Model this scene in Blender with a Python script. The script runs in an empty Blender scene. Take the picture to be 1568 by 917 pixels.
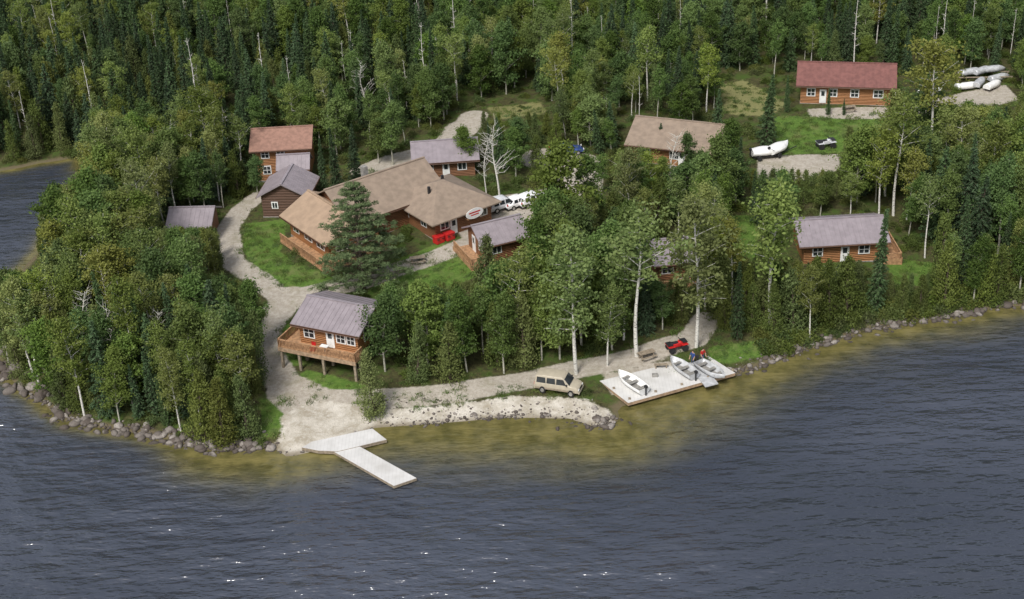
import bpy, math, random, bmesh
import numpy as np
from mathutils import Vector, Matrix
random.seed(7); rng=np.random.default_rng(7)
scene=bpy.context.scene
COL=scene.collection
# ------------------------------------------------------------ camera
CAM=np.array([0.,0.,80.]); PITCH=math.radians(29); ROLL=math.radians(3); F=2178.0
_r=np.array([1.,0,0]); _f=np.array([0,math.cos(PITCH),-math.sin(PITCH)]); _u=np.array([0,math.sin(PITCH),math.cos(PITCH)])
RT=_r*math.cos(ROLL)-_u*math.sin(ROLL); UP=_u*math.cos(ROLL)+_r*math.sin(ROLL)
cd=bpy.data.cameras.new("camera"); cam=bpy.data.objects.new("camera",cd); COL.objects.link(cam)
cd.lens=50; cd.sensor_width=36; cd.clip_start=1; cd.clip_end=12000
M=Matrix.Identity(4)
for i in range(3):
    M[i][0]=RT[i]; M[i][1]=UP[i]; M[i][2]=-_f[i]; M[i][3]=CAM[i]
cam.matrix_world=M; scene.camera=cam
# survey of the site from the photograph: sight line -> point on the terrain
def ray(u,v): return _f+RT*((u-784)/F)+UP*((458.5-v)/F)
def Wz(u,v,z=0.):
    d=ray(u,v); t=(z-CAM[2])/d[2]; p=CAM+d*t; return np.array([p[0],p[1]])
def proj(x,y,z):
    p=np.array([x,y,z])-CAM; dz=p@_f
    return 784+F*(p@RT)/dz, 458.5-F*(p@UP)/dz
# ------------------------------------------------------------ shoreline and terrain
shore_uv=[(-900,400),(-500,340),(-200,298),(0,262),(60,250),(118,240),(128,262),(110,300),(85,345),(55,390),(25,435),(5,470),(-18,515),(-5,560),(40,600),(100,645),(200,662),(255,672),(310,690),(370,690),(415,685),(440,700),(470,694),(500,684),(540,672),(575,655),(650,650),(720,645),(800,640),(870,641),(905,652),(935,657),(950,640),(945,625),(985,612),(1060,596),(1120,577),(1150,566),(1195,550),(1230,538),(1280,522),(1330,505),(1440,488),(1568,468),(1700,450),(1900,415)]
shore=[Wz(*p) for p in shore_uv]
def refine(pts,amp):
    out=[]
    for a,b in zip(pts[:-1],pts[1:]):
        L=np.linalg.norm(b-a); n=max(1,int(L/2.6)); nrm=np.array([-(b-a)[1],(b-a)[0]])/max(L,1e-6)
        for i in range(n):
            t=i/n; out.append(a+(b-a)*t+(nrm*random.uniform(-amp,amp) if i>0 else 0))
    out.append(pts[-1]); return out
shore=refine(shore,0.5)
SH=np.array([(-4500,150.),(-600,190.)]+[tuple(p) for p in shore]+[(400,260.),(4500,900.),(4500,6000.),(-4500,6000.)])
def sdist(poly,x,y):
    x=np.asarray(x,float); y=np.asarray(y,float)
    d=np.full(x.shape,1e18); ins=np.zeros(x.shape,bool); n=len(poly)
    for i in range(n):
        ax,ay=poly[i]; bx,by=poly[(i+1)%n]; ex,ey=bx-ax,by-ay; l=ex*ex+ey*ey+1e-12
        t=np.clip(((x-ax)*ex+(y-ay)*ey)/l,0,1)
        d=np.minimum(d,(x-ax-t*ex)**2+(y-ay-t*ey)**2)
        if ay!=by:
            c=((ay>y)!=(by>y))&(x<(bx-ax)*(y-ay)/(by-ay)+ax); ins^=c
    d=np.sqrt(d); return np.where(ins,d,-d)
def ldist(pl,x,y):
    d=np.full(x.shape,1e18)
    for (ax,ay),(bx,by) in zip(pl[:-1],pl[1:]):
        ex,ey=bx-ax,by-ay; l=ex*ex+ey*ey+1e-12
        t=np.clip(((x-ax)*ex+(y-ay)*ey)/l,0,1); d=np.minimum(d,(x-ax-t*ex)**2+(y-ay-t*ey)**2)
    return np.sqrt(d)
def Hd(d,x,y):
    dp=np.maximum(d,0)
    h=0.8*(1-np.exp(-dp/4.5))+0.028*np.minimum(dp,90)
    yy=np.maximum(0,y-225+0.1*x)
    h=h+np.where(d>0,0.0009*np.minimum(yy,120)**2+0.12*np.maximum(0,np.minimum(yy,500)-120),0)*np.clip(dp/20,0,1)
    h=h+np.clip(dp/6,0,1)*(0.22*np.sin(x*0.21+1)*np.cos(y*0.17)+0.1*np.sin(x*0.5+y*0.43))
    return np.where(d>0,h,np.maximum(-6,0.3*d))
# raster cache of the site (0.8 m cells)
GX0,GY0,GS=-240.,88.,.8; GNX,GNY=640,560
_gx,_gy=np.meshgrid(GX0+GS*np.arange(GNX),GY0+GS*np.arange(GNY))
CD=sdist(SH,_gx,_gy); CH=Hd(CD,_gx,_gy)
def look(C,x,y):
    fx=np.clip((np.asarray(x,float)-GX0)/GS,0,GNX-1.01); fy=np.clip((np.asarray(y,float)-GY0)/GS,0,GNY-1.01); i=fx.astype(int); j=fy.astype(int); a=fx-i; b=fy-j
    return (C[j,i]*(1-a)+C[j,i+1]*a)*(1-b)+(C[j+1,i]*(1-a)+C[j+1,i+1]*a)*b
def H(x,y): return float(look(CH,x,y))
def W(u,v):
    z=0.5
    for _ in range(9):
        p=Wz(u,v,z); z=0.4*z+0.6*H(*p)
    return np.array([p[0],p[1]])
def Wp(l): return np.array([W(*p) for p in l])
# ------------------------------------------------------------ ground cover zones
gravel_lines=[([(505,615),(440,585),(412,540),(412,505),(440,465),(400,430),(356,402),(349,350),(368,322),(395,300)],1.45),
 ([(425,470),(470,450),(540,436),(600,416),(660,396),(720,372),(760,352)],1.6),
 ([(470,610),(560,613),(700,601),(820,580),(900,562),(980,545),(1060,520),(1080,490)],1.6),
 ([(560,262),(610,243),(680,222),(710,200),(725,178)],2.2),([(880,300),(885,250),(830,243)],3.2)]
gravel_polys=[[(395,535),(430,545),(455,580),(480,600),(560,606),(520,640),(450,650),(410,610)],
 [(752,300),(830,290),(900,250),(925,262),(920,300),(900,345),(820,350),(765,345),(740,372),(715,372),(700,355)],
 [(685,190),(722,178),(720,222),(660,232)],[(1160,242),(1285,236),(1285,260),(1190,285),(1160,275)],
 [(1235,166),(1400,164),(1470,142),(1540,130),(1560,152),(1470,172),(1400,182),(1240,178)],
 [(925,575),(1000,555),(1050,552),(960,600),(935,605)],[(420,440),(480,440),(470,470),(425,480)],[(818,242),(870,236),(890,262),(850,262)]]
sand_polys=[[(418,692),(440,655),(430,640),(480,615),(580,628),(640,628),(700,622),(800,608),(880,612),(925,625),(940,645),(935,665),(900,655),(800,645),(650,655),(570,662),(500,695),(440,705)]]
grass_polys=[[(374,342),(440,334),(430,385),(450,402),(525,430),(500,446),(415,440),(372,385)],
 [(575,428),(700,388),(745,380),(740,420),(660,450),(600,478),(560,452)],
 [(600,418),(610,395),(670,372),(700,378),(640,400)],[(555,262),(600,262),(650,262),(650,276),(590,275)],
 [(1085,530),(1190,518),(1195,540),(1110,558),(1085,552)],[(1185,178),(1405,172),(1440,190),(1300,232),(1190,240)],
 [(1355,392),(1450,405),(1430,440),(1365,435)],[(1110,330),(1160,330),(1160,400),(1120,400)],
 [(398,610),(440,612),(450,632),(420,672),(400,665)],[(470,565),(560,590),(580,606),(500,598),(450,580)],[(600,606),(760,594),(800,594),(640,618)],
 [(430,500),(470,480),(470,560),(440,560)],[(790,345),(860,352),(850,370),(780,360)]]
field_polys=[[(745,164),(825,155),(840,172),(760,184)],[(1095,130),(1140,122),(1205,160),(1180,178),(1115,175)]]
gl=[([W(*p) for p in l],w) for l,w in gravel_lines]
gp=[Wp(p) for p in gravel_polys]; sp=[Wp(p) for p in sand_polys]; grp=[Wp(p) for p in grass_polys]; fp=[Wp(p) for p in field_polys]
def sm(d,w): 
    t=np.clip((d+w)/(2*w),0,1); return t*t*(3-2*t)
def masks(x,y):
    g=np.zeros(x.shape); s=g.copy(); r=g.copy(); f=g.copy()
    for l,w in gl: g=np.maximum(g,sm(w-ldist(l,x,y),0.8))
    for p in gp: g=np.maximum(g,sm(sdist(p,x,y),0.8))
    for p in sp: s=np.maximum(s,sm(sdist(p,x,y)+0.3,1.1))
    for p in grp: r=np.maximum(r,sm(sdist(p,x,y),0.9))
    for p in fp: f=np.maximum(f,sm(sdist(p,x,y),1.5))
    return g,r,s,f
_sub=(slice(0,270),slice(160,500))
CM=[np.zeros_like(CD) for _ in range(4)]
for c_,m_ in zip(CM,masks(_gx[_sub],_gy[_sub])): c_[_sub]=m_
def cmasks(x,y): return [look(c,x,y) for c in CM]
# ------------------------------------------------------------ material helpers
class N:
    def __init__(s,name):
        s.m=bpy.data.materials.new(name); s.m.use_nodes=True; s.t=s.m.node_tree; s.t.nodes.clear()
        s.out=s.n('ShaderNodeOutputMaterial')
    def n(s,typ,ins={},**kw):
        nd=s.t.nodes.new(typ)
        for k,v in kw.items(): setattr(nd,k,v)
        for k,v in ins.items(): s.set(nd.inputs[k],v)
        return nd
    def set(s,sock,v):
        if isinstance(v,bpy.types.NodeSocket): s.t.links.new(v,sock)
        elif isinstance(v,bpy.types.Node): s.t.links.new(v.outputs[0],sock)
        else:
            if isinstance(v,tuple) and len(v)==3 and sock.type=='RGBA': v=v+(1,)
            sock.default_value=v
    def mix(s,f,a,b,bt='MIX'):
        nd=s.n('ShaderNodeMix',data_type='RGBA',blend_type=bt)
        s.set(nd.inputs[0],f); s.set(nd.inputs[6],a); s.set(nd.inputs[7],b); return nd.outputs[2]
    def math(s,op,a,b=0.,c=None,clamp=False):
        nd=s.n('ShaderNodeMath',operation=op,use_clamp=clamp); s.set(nd.inputs[0],a); s.set(nd.inputs[1],b)
        if c is not None: s.set(nd.inputs[2],c)
        return nd.outputs[0]
    def ramp(s,f,a,b,lo=0.,hi=1.):
        nd=s.n('ShaderNodeMapRange',interpolation_type='SMOOTHSTEP'); s.set(nd.inputs[0],f)
        nd.inputs[1].default_value=a; nd.inputs[2].default_value=b; nd.inputs[3].default_value=lo; nd.inputs[4].default_value=hi
        return nd.outputs[0]
    def noise(s,scale,det=3,vec=None,rough=.55):
        nd=s.n('ShaderNodeTexNoise'); nd.inputs['Scale'].default_value=scale; nd.inputs['Detail'].default_value=det; nd.inputs['Roughness'].default_value=rough
        if vec is not None: s.set(nd.inputs['Vector'],vec)
        return nd.outputs[0]
    def fin(s,sh): s.set(s.out.inputs[0],sh); return s.m
def pmat(name,col,rough=.7,ns=3.,amt=.35,metal=0.,bump=0.,bs=20.,spec=.5):
    q=N(name); tc=q.n('ShaderNodeTexCoord').outputs['Object']
    n1=q.noise(ns,4,tc); c=q.mix(q.ramp(n1,.3,.7),tuple(x*(1-amt) for x in col),tuple(min(1,x*(1+amt*.7)) for x in col))
    b=q.n('ShaderNodeBsdfPrincipled',{'Base Color':c,'Roughness':rough,'Metallic':metal,'Specular IOR Level':spec})
    if bump: 
        bn=q.n('ShaderNodeBump',{'Height':q.noise(bs,3,tc),'Strength':bump,'Distance':.05}); q.set(b.inputs['Normal'],bn)
    return q.fin(b)
def siding(name,col,scale=1.4):
    q=N(name); tc=q.n('ShaderNodeTexCoord').outputs['Object']
    w=q.n('ShaderNodeTexWave',{'Vector':tc,'Scale':scale,'Distortion':.15},wave_type='BANDS',bands_direction='Z',wave_profile='SIN')
    mp=q.n('ShaderNodeMapping',{'Vector':tc,'Scale':(.6,.6,5.)})
    n1=q.noise(1.6,4,mp)
    c=q.mix(n1,tuple(x*.6 for x in col),tuple(x*1.4 for x in col))
    c=q.mix(q.ramp(w.outputs[1],.0,.35,.5,0),c,tuple(x*.25 for x in col))
    bn=q.n('ShaderNodeBump',{'Height':w.outputs[1],'Strength':.8,'Distance':.08})
    return q.fin(q.n('ShaderNodeBsdfPrincipled',{'Base Color':c,'Roughness':.65,'Normal':bn}))
def leafmat(name,c1,c2,c3,tr=.35,k=1.):
    c1,c2,c3=[tuple(x*k for x in c) for c in(c1,c2,c3)]
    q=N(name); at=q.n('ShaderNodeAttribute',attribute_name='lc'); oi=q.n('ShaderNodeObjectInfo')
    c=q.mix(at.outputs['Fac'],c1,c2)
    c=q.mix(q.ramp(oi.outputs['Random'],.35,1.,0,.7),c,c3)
    r2=q.math('FRACT',q.math('MULTIPLY',oi.outputs['Random'],7.31))
    hv=q.n('ShaderNodeHueSaturation',{'Hue':q.math('MULTIPLY_ADD',r2,.02,.493),'Saturation':q.math('MULTIPLY_ADD',r2,-.2,1.04),'Value':q.math('MULTIPLY_ADD',q.math('FRACT',q.math('MULTIPLY',oi.outputs['Random'],13.7)),.6,.7),'Color':c})
    df=q.n('ShaderNodeBsdfPrincipled',{'Base Color':hv,'Roughness':.6,'Specular IOR Level':.2}); tl=q.n('ShaderNodeBsdfTranslucent',{'Color':hv})
    return q.fin(q.n('ShaderNodeMixShader',{0:tr,1:df,2:tl}))
LOG=siding('log_siding',(.36,.16,.058)); LOGD=siding('dark_siding',(.12,.06,.035)); LOGM=siding('brown_siding',(.23,.10,.042))
ROOFP=pmat('metal_roof_mauve',(.27,.235,.25),.4,1.2,.12); ROOFT=pmat('shingle_roof_tan',(.35,.25,.17),.9,1.2,.14,bump=.4)
ROOFB=pmat('shingle_roof_brown',(.26,.20,.15),.9,1.2,.15,bump=.4); ROOFR=pmat('red_roof',(.19,.08,.068),.7,1.5,.2); ROOFO=pmat('rust_roof',(.27,.15,.11),.8,2,.2)
DECK=pmat('deck_wood',(.40,.23,.12),.75,3,.35,bump=.3); POST=pmat('treated_post',(.27,.22,.16),.8,4,.3)
WHITE=pmat('white_paint',(.78,.78,.76),.5,2,.08); GLASS=pmat('window_glass',(.03,.035,.04),.08,1,.3,spec=.9)
FOUND=pmat('foundation',(.25,.24,.22),.9,3,.3)
TIRE=pmat('rubber',(.02,.02,.02),.9); CHROME=pmat('alloy',(.5,.5,.5),.3,metal=.8); ALU=pmat('aluminium_hull',(.52,.53,.54),.45,2,.2,metal=.2)
BLACK=pmat('black_plastic',(.02,.02,.022),.5); REDP=pmat('red_paint',(.5,.02,.02),.4,3,.15); BLUEP=pmat('blue_paint',(.04,.08,.25),.45)
TAN=pmat('champagne_paint',(.44,.39,.30),.3,2,.08); SILV=pmat('silver_paint',(.6,.61,.63),.3,2,.08); WCAR=pmat('white_car_paint',(.8,.8,.8),.3,2,.05)
ORANGE=pmat('dock_fascia',(.36,.25,.16),.8,3,.3)
SKIN=pmat('skin',(.50,.30,.21),.6,5,.08); DENIM=pmat('denim',(.05,.08,.17),.9,8,.2); HAIR=pmat('hair',(.05,.03,.02),.8)
q=N('dock_planks'); tc=q.n('ShaderNodeTexCoord').outputs['Object']
w=q.n('ShaderNodeTexWave',{'Vector':tc,'Scale':.9,'Distortion':.1},wave_type='BANDS',bands_direction='X')
c=q.mix(q.noise(.9,5,tc),(.46,.45,.43),(.72,.71,.69)); c=q.mix(q.ramp(w.outputs[1],0,.06,.25,0),c,(.3,.29,.27))
c=q.mix(q.ramp(q.noise(.35,4,tc),.45,.75,0,.5),c,(.40,.385,.35))
PLANK=q.fin(q.n('ShaderNodeBsdfPrincipled',{'Base Color':c,'Roughness':.75}))
# ground
q=N('ground_material'); geo=q.n('ShaderNodeNewGeometry').outputs['Position']
at=q.n('ShaderNodeAttribute',attribute_name='mask'); sep=q.n('ShaderNodeSeparateColor',{0:at.outputs['Color']})
at2=q.n('ShaderNodeAttribute',attribute_name='mask2'); sep2=q.n('ShaderNodeSeparateColor',{0:at2.outputs['Color']})
nb=q.noise(.45,5,geo,.65); nf=q.noise(2.2,5,geo,.7); nh=q.noise(9,3,geo,.6)
def edge(m,k=.9): return q.ramp(q.math('ADD',m,q.math('MULTIPLY',q.math('SUBTRACT',q.math('MULTIPLY_ADD',nf,.5,q.math('MULTIPLY',nb,.5)),.5),k)),.36,.64)
base=q.mix(q.ramp(nf,.3,.7),(.04,.036,.02),(.09,.09,.035)); base=q.mix(q.ramp(nb,.45,.65),base,(.06,.095,.022))
fld=q.mix(nf,(.15,.16,.055),(.25,.23,.11))
gr=q.mix(q.ramp(nf,.3,.7),(.07,.14,.024),(.135,.215,.045)); gr=q.mix(q.ramp(nb,.48,.72,0,.65),gr,(.19,.19,.08)); gr=q.mix(q.math('MULTIPLY',nh,.35),gr,(.05,.08,.018))
gv=q.mix(q.ramp(nf,.25,.75),(.30,.265,.215),(.46,.42,.36)); gv=q.mix(q.ramp(nb,.5,.7,0,.6),gv,(.25,.23,.155)); gv=q.mix(q.ramp(nh,.5,.75,0,.5),gv,(.53,.49,.43))
sd=q.mix(q.ramp(nb,.3,.7),(.33,.29,.22),(.60,.56,.49)); sd=q.mix(q.ramp(nf,.45,.75,0,.6),sd,(.68,.65,.59)); sd=q.mix(q.ramp(nh,.5,.7,0,.6),sd,(.28,.25,.20))
c=q.mix(edge(sep2.outputs[0]),base,fld); c=q.mix(edge(sep.outputs[1]),c,gr); c=q.mix(edge(sep.outputs[0],.7),c,gv); c=q.mix(edge(sep.outputs[2],1.3),c,sd)
c=q.mix(q.ramp(q.math('ADD',sep2.outputs[1],q.math('MULTIPLY',nf,.2)),.4,.85,0,.8),c,(.15,.12,.075))
bn=q.n('ShaderNodeBump',{'Height':q.math('ADD',nf,q.math('MULTIPLY',nh,.4)),'Strength':.6,'Distance':.15})
GROUND=q.fin(q.n('ShaderNodeBsdfPrincipled',{'Base Color':c,'Roughness':.95,'Specular IOR Level':.1,'Normal':bn}))
# water
q=N('lake_water'); geo=q.n('ShaderNodeNewGeometry').outputs['Position']
at=q.n('ShaderNodeAttribute',attribute_name='shallow'); 
def mapn(sx,sy,rz,sc,det,r=.55): 
    return q.noise(sc,det,q.n('ShaderNodeMapping',{'Vector':geo,'Scale':(sx,sy,1),'Rotation':(0,0,rz)}),r)
w1=mapn(.36,1.05,.10,.68,3,.52); w2=mapn(.55,1.4,-.12,1.9,2); w3=mapn(.45,1.,.25,.2,3); big=mapn(.35,1.,-.15,.03,4); w4=mapn(.6,.9,.5,.38,2)
hgt=q.math('ADD',q.math('MULTIPLY',w1,1.),q.math('MULTIPLY',w2,.20)); hgt=q.math('ADD',hgt,q.math('MULTIPLY',w3,.9)); hgt=q.math('ADD',hgt,q.math('MULTIPLY',w4,.7))
st=q.ramp(big,.3,.7,.55,1.); st=q.math('MULTIPLY',st,q.ramp(at.outputs['Fac'],.1,.8,1.,.4))
bn=q.n('ShaderNodeBump',{'Height':hgt,'Strength':st,'Distance':.95})
deep=q.mix(q.ramp(big,.3,.7),(.030,.036,.050),(.060,.069,.092))
shc=q.mix(q.ramp(mapn(1,1,0,.5,4),.3,.7),(.085,.078,.026),(.175,.15,.055))
shf=q.ramp(q.math('ADD',at.outputs['Fac'],q.math('MULTIPLY',q.math('SUBTRACT',w3,.5),.3)),.0,.72)
cc=q.mix(shf,deep,shc)
WATER=q.fin(q.n('ShaderNodeBsdfPrincipled',{'Base Color':cc,'Roughness':.12,'IOR':1.72,'Specular IOR Level':q.ramp(at.outputs['Fac'],0.,.8,.5,.3),'Normal':bn}))
# ------------------------------------------------------------ sheets
def axis(lo,hi,step,far):
    a=list(np.arange(lo,hi+1e-6,step)); s=step; x=lo; left=[]
    while x>-far: s*=1.18; x-=s; left.append(x)
    s=step; x=a[-1]; right=[]
    while x<far: s*=1.18; x+=s; right.append(x)
    return np.array(left[::-1]+a+right)
def mk(name,v,f):
    me=bpy.data.meshes.new(name); v=np.asarray(v,np.float32); f=np.asarray(f,np.int32)
    me.vertices.add(len(v)); me.vertices.foreach_set('co',v.ravel())
    k=f.shape[1]; me.loops.add(f.size); me.loops.foreach_set('vertex_index',f.ravel())
    me.polygons.add(len(f)); me.polygons.foreach_set('loop_start',np.arange(0,f.size,k,dtype=np.int32)); me.update(calc_edges=True); return me
def sheet(name,xs,ys,zf,mat,attrs):
    X,Y=np.meshgrid(xs,ys); x=X.ravel(); y=Y.ravel(); z=zf(x,y)
    nx,ny=len(xs),len(ys); idx=np.arange(nx*ny).reshape(ny,nx)
    f=np.stack([idx[:-1,:-1],idx[:-1,1:],idx[1:,1:],idx[1:,:-1]],-1).reshape(-1,4)
    me=mk(name,np.stack([x,y,z],1),f); me.materials.append(mat)
    me.polygons.foreach_set('use_smooth',np.ones(len(f),bool))
    for an,fn in attrs.items():
        v=fn(x,y)
        if v.ndim==1: a=me.attributes.new(an,'FLOAT','POINT'); a.data.foreach_set('value',v.astype(np.float32))
        else: a=me.attributes.new(an,'FLOAT_COLOR','POINT'); a.data.foreach_set('color',v.astype(np.float32).ravel())
    o=bpy.data.objects.new(name,me); COL.objects.link(o); return o
def fm(x,y):
    g,r,s,f=masks(x,y); return np.stack([g,r,s,np.ones_like(g)],1)
def fm2(x,y):
    f=look(CM[3],x,y); s=look(CM[2],x,y); d=sdist(SH,x,y); return np.stack([f,np.clip(1-np.abs(d)/1.7,0,1)*(1-.3*s),f*0,np.ones_like(f)],1)
sheet('ground',axis(-95,120,.7,5000),axis(92,275,.7,5000),lambda x,y:Hd(sdist(SH,x,y),x,y),GROUND,{'mask':fm,'mask2':fm2})
bc=W(790,665); rc=W(1300,535); lc_=W(370,705); kc=W(1050,625)
def shal(x,y):
    d=-sdist(SH,x,y)
    wd=1.1+7.*np.exp(-(((x-bc[0])/18)**2+((y-bc[1])/14)**2))+2.4*np.exp(-(((x-rc[0])/30)**2+((y-rc[1])/18)**2))+4.2*np.exp(-(((x-lc_[0])/7)**2+((y-lc_[1])/8)**2))+2.6*np.exp(-(((x-kc[0])/11)**2+((y-kc[1])/9)**2))
    return np.clip(np.exp(-(np.maximum(d,0)/wd)),0,1)
sheet('lake_water',axis(-100,130,1.,5000),axis(80,260,1.,5000),lambda x,y:x*0,WATER,{'shallow':shal})
# ------------------------------------------------------------ simple mesh building blocks
def new(name,v,f,mat,parent=None,loc=None,rot=0.,bev=0.):
    me=bpy.data.meshes.new(name); me.from_pydata([tuple(map(float,p)) for p in v],[],f); me.update()
    if not isinstance(mat,(list,tuple)): mat=[mat]
    for m in mat: me.materials.append(m)
    o=bpy.data.objects.new(name,me); COL.objects.link(o)
    if parent: o.parent=parent
    if loc is not None: o.location=loc
    o.rotation_euler[2]=rot
    if bev:
        b=o.modifiers.new('b','BEVEL'); b.width=bev; b.segments=2; b.limit_method='ANGLE'
    return o
BF=[(0,3,2,1),(4,5,6,7),(0,1,5,4),(1,2,6,5),(2,3,7,6),(3,0,4,7)]
def bv(x0,y0,z0,x1,y1,z1): return [(x0,y0,z0),(x1,y0,z0),(x1,y1,z0),(x0,y1,z0),(x0,y0,z1),(x1,y0,z1),(x1,y1,z1),(x0,y1,z1)]
def boxes(name,bl,mat,parent=None,bev=0.,loc=None,rot=0.):
    v=[];f=[]
    for b in bl:
        o=len(v); v+=bv(*b); f+=[tuple(i+o for i in q_) for q_ in BF]
    return new(name,v,f,mat,parent,bev=bev,loc=loc,rot=rot)
def empty(name,loc,rot=0.):
    e=bpy.data.objects.new(name,None); COL.objects.link(e); e.location=loc; e.rotation_euler[2]=rot; e.empty_display_size=.5; return e
footprints=[]
def block(par,ox,oy,w,d,hw,rise,wall,roof,oh=.6,ridge='x',hip=False,z0=0.,wins=(),doors=(),ribs=True,skirt=.8,pre=''):
    """one gabled/hipped volume, local corner at (ox,oy)"""
    if ridge=='x': A,B=w,d; mp=lambda a,b,z:(ox+a,oy+b,z)
    else: A,B=d,w; mp=lambda a,b,z:(ox+b,oy+a,z)
    hb=B/2; sl=rise/hb; t=.16; top=z0+hw
    if hip:
        new(pre+'walls',[mp(a,b,z) for z in (z0-skirt,top) for a,b in((0,0),(A,0),(A,B),(0,B))],BF,wall,par)
        ze=top-oh*sl+.12; zr=top+rise+.12; k=min(hb*1.05,A*.45)
        P=[mp(a,b,z) for a,b,z in((-oh,-oh,ze-t),(A+oh,-oh,ze-t),(A+oh,B+oh,ze-t),(-oh,B+oh,ze-t),(-oh,-oh,ze),(A+oh,-oh,ze),(A+oh,B+oh,ze),(-oh,B+oh,ze),(k,hb,zr),(A-k,hb,zr))]
        new(pre+'roof',P,[(0,3,2,1),(0,1,5,4),(1,2,6,5),(2,3,7,6),(3,0,4,7),(4,5,9,8),(5,6,9),(6,7,8,9),(7,4,8)],roof,par)
    else:
        P=[mp(a,b,z) for a in (0,A) for b,z in((0,z0-skirt),(B,z0-skirt),(B,top),(hb,top+rise),(0,top))]
        new(pre+'walls',P,[(0,1,2,3,4),(9,8,7,6,5),(0,5,6,1),(1,6,7,2),(2,7,8,3),(3,8,9,4),(4,9,5,0)],wall,par)
        ze=top-oh*sl; zr=top+rise; cs=[(-oh,ze+.03),(hb,zr+.03),(B+oh,ze+.03),(B+oh,ze+.03+t),(hb,zr+.03+t),(-oh,ze+.03+t)]
        P=[mp(a,b,z) for a in(-oh,A+oh) for b,z in cs]
        new(pre+'roof',P,[(0,1,4,5),(1,2,3,4),(11,10,7,6),(10,9,8,7),(0,6,7,1),(1,7,8,2),(2,8,9,3),(3,9,10,4),(4,10,11,5),(5,11,6,0)],roof,par)
        v=[];f=[]
        if ribs:
            n=int((A+2*oh)/.55)
            for i in range(n+1):
                a=-oh+.03+i*(A+2*oh-.1)/n
                for s_,(b0,b1) in enumerate(((-oh,hb),(B+oh,hb))):
                    o=len(v)
                    for aa,bb,zz in((a,b0,ze+t+.02),(a+.05,b0,ze+t+.02),(a+.05,b1,zr+t+.02),(a,b1,zr+t+.02)): v.append(mp(aa,bb,zz))
                    for aa,bb,zz in((a,b0,ze+t+.07),(a+.05,b0,ze+t+.07),(a+.05,b1,zr+t+.07),(a,b1,zr+t+.07)): v.append(mp(aa,bb,zz))
                    f+=[tuple(x+o for x in q_) for q_ in BF]
            new(pre+'roof_ribs',v,f,roof,par)
        def mb(a0,b0,z0_,a1,b1,z1_):
            p=mp(a0,b0,z0_);r=mp(a1,b1,z1_); return (min(p[0],r[0]),min(p[1],r[1]),p[2],max(p[0],r[0]),max(p[1],r[1]),r[2])
        boxes(pre+'fascia',[mb(-oh,-oh-.06,ze-.06,A+oh,-oh-.004,ze+t),mb(-oh,B+oh+.004,ze-.06,A+oh,B+oh+.06,ze+t)],LOGD,par)
        boxes(pre+'ridge_cap',[mb(-oh-.02,hb-.16,zr+t-.02,A+oh+.02,hb+.16,zr+t+.09)],roof,par)
    fr=[];gl_=[];mu=[];dr=[]
    def panel(face,p,zc,ww,hh,proud0,proud1):
        z_=z0+zc
        if face=='F': return (ox+p-ww/2,oy-proud1,z_-hh/2,ox+p+ww/2,oy-proud0,z_+hh/2)
        if face=='B': return (ox+p-ww/2,oy+d+proud0,z_-hh/2,ox+p+ww/2,oy+d+proud1,z_+hh/2)
        if face=='L': return (ox-proud1,oy+p-ww/2,z_-hh/2,ox-proud0,oy+p+ww/2,z_+hh/2)
        return (ox+w+proud0,oy+p-ww/2,z_-hh/2,ox+w+proud1,oy+p+ww/2,z_+hh/2)
    for face,p,zc,ww,hh in wins:
        fr.append(panel(face,p,zc,ww+.26,hh+.26,-.02,.06)); gl_.append(panel(face,p,zc,ww,hh,.0,.075))
        mu.append(panel(face,p,zc,.07,hh,.0,.1)); 
        if hh>.9: mu.append(panel(face,p,zc,ww,.06,.0,.095))
    for face,p,ww in doors:
        dr.append(panel(face,p,1.03,ww,2.06,-.02,.07)); gl_.append(panel(face,p,1.45,ww*.5,.7,0,.09))
    if fr: boxes(pre+'window_frames',fr,WHITE,par); boxes(pre+'window_mullions',mu,WHITE,par)
    if gl_: boxes(pre+'window_glass',gl_,GLASS,par)
    if dr: boxes(pre+'door',dr,WHITE,par)
    if skirt<1.5 and skirt>.3: boxes(pre+'foundation',[(ox-.05,oy-.05,z0-1.6,ox+w+.05,oy+d+.05,z0-.12)],FOUND,par)
def site(name,L,R,depth,lift=0.):
    a=W(*L); b=W(*R); ang=math.atan2(b[1]-a[1],b[0]-a[0]); w=float(np.linalg.norm(b-a))
    ca,sa=math.cos(ang),math.sin(ang)
    cx=a[0]+ca*w/2-sa*depth/2; cy=a[1]+sa*w/2+ca*depth/2
    z=(H(*a)+H(*b)+H(cx,cy))/3+.15
    e=empty(name,(a[0],a[1],z+lift),ang)
    footprints.append(np.array([(a[0]+ca*x-sa*y,a[1]+sa*x+ca*y) for x,y in((-1,-1),(w+1,-1),(w+1,depth+1),(-1,depth+1))]))
    return e,w
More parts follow.
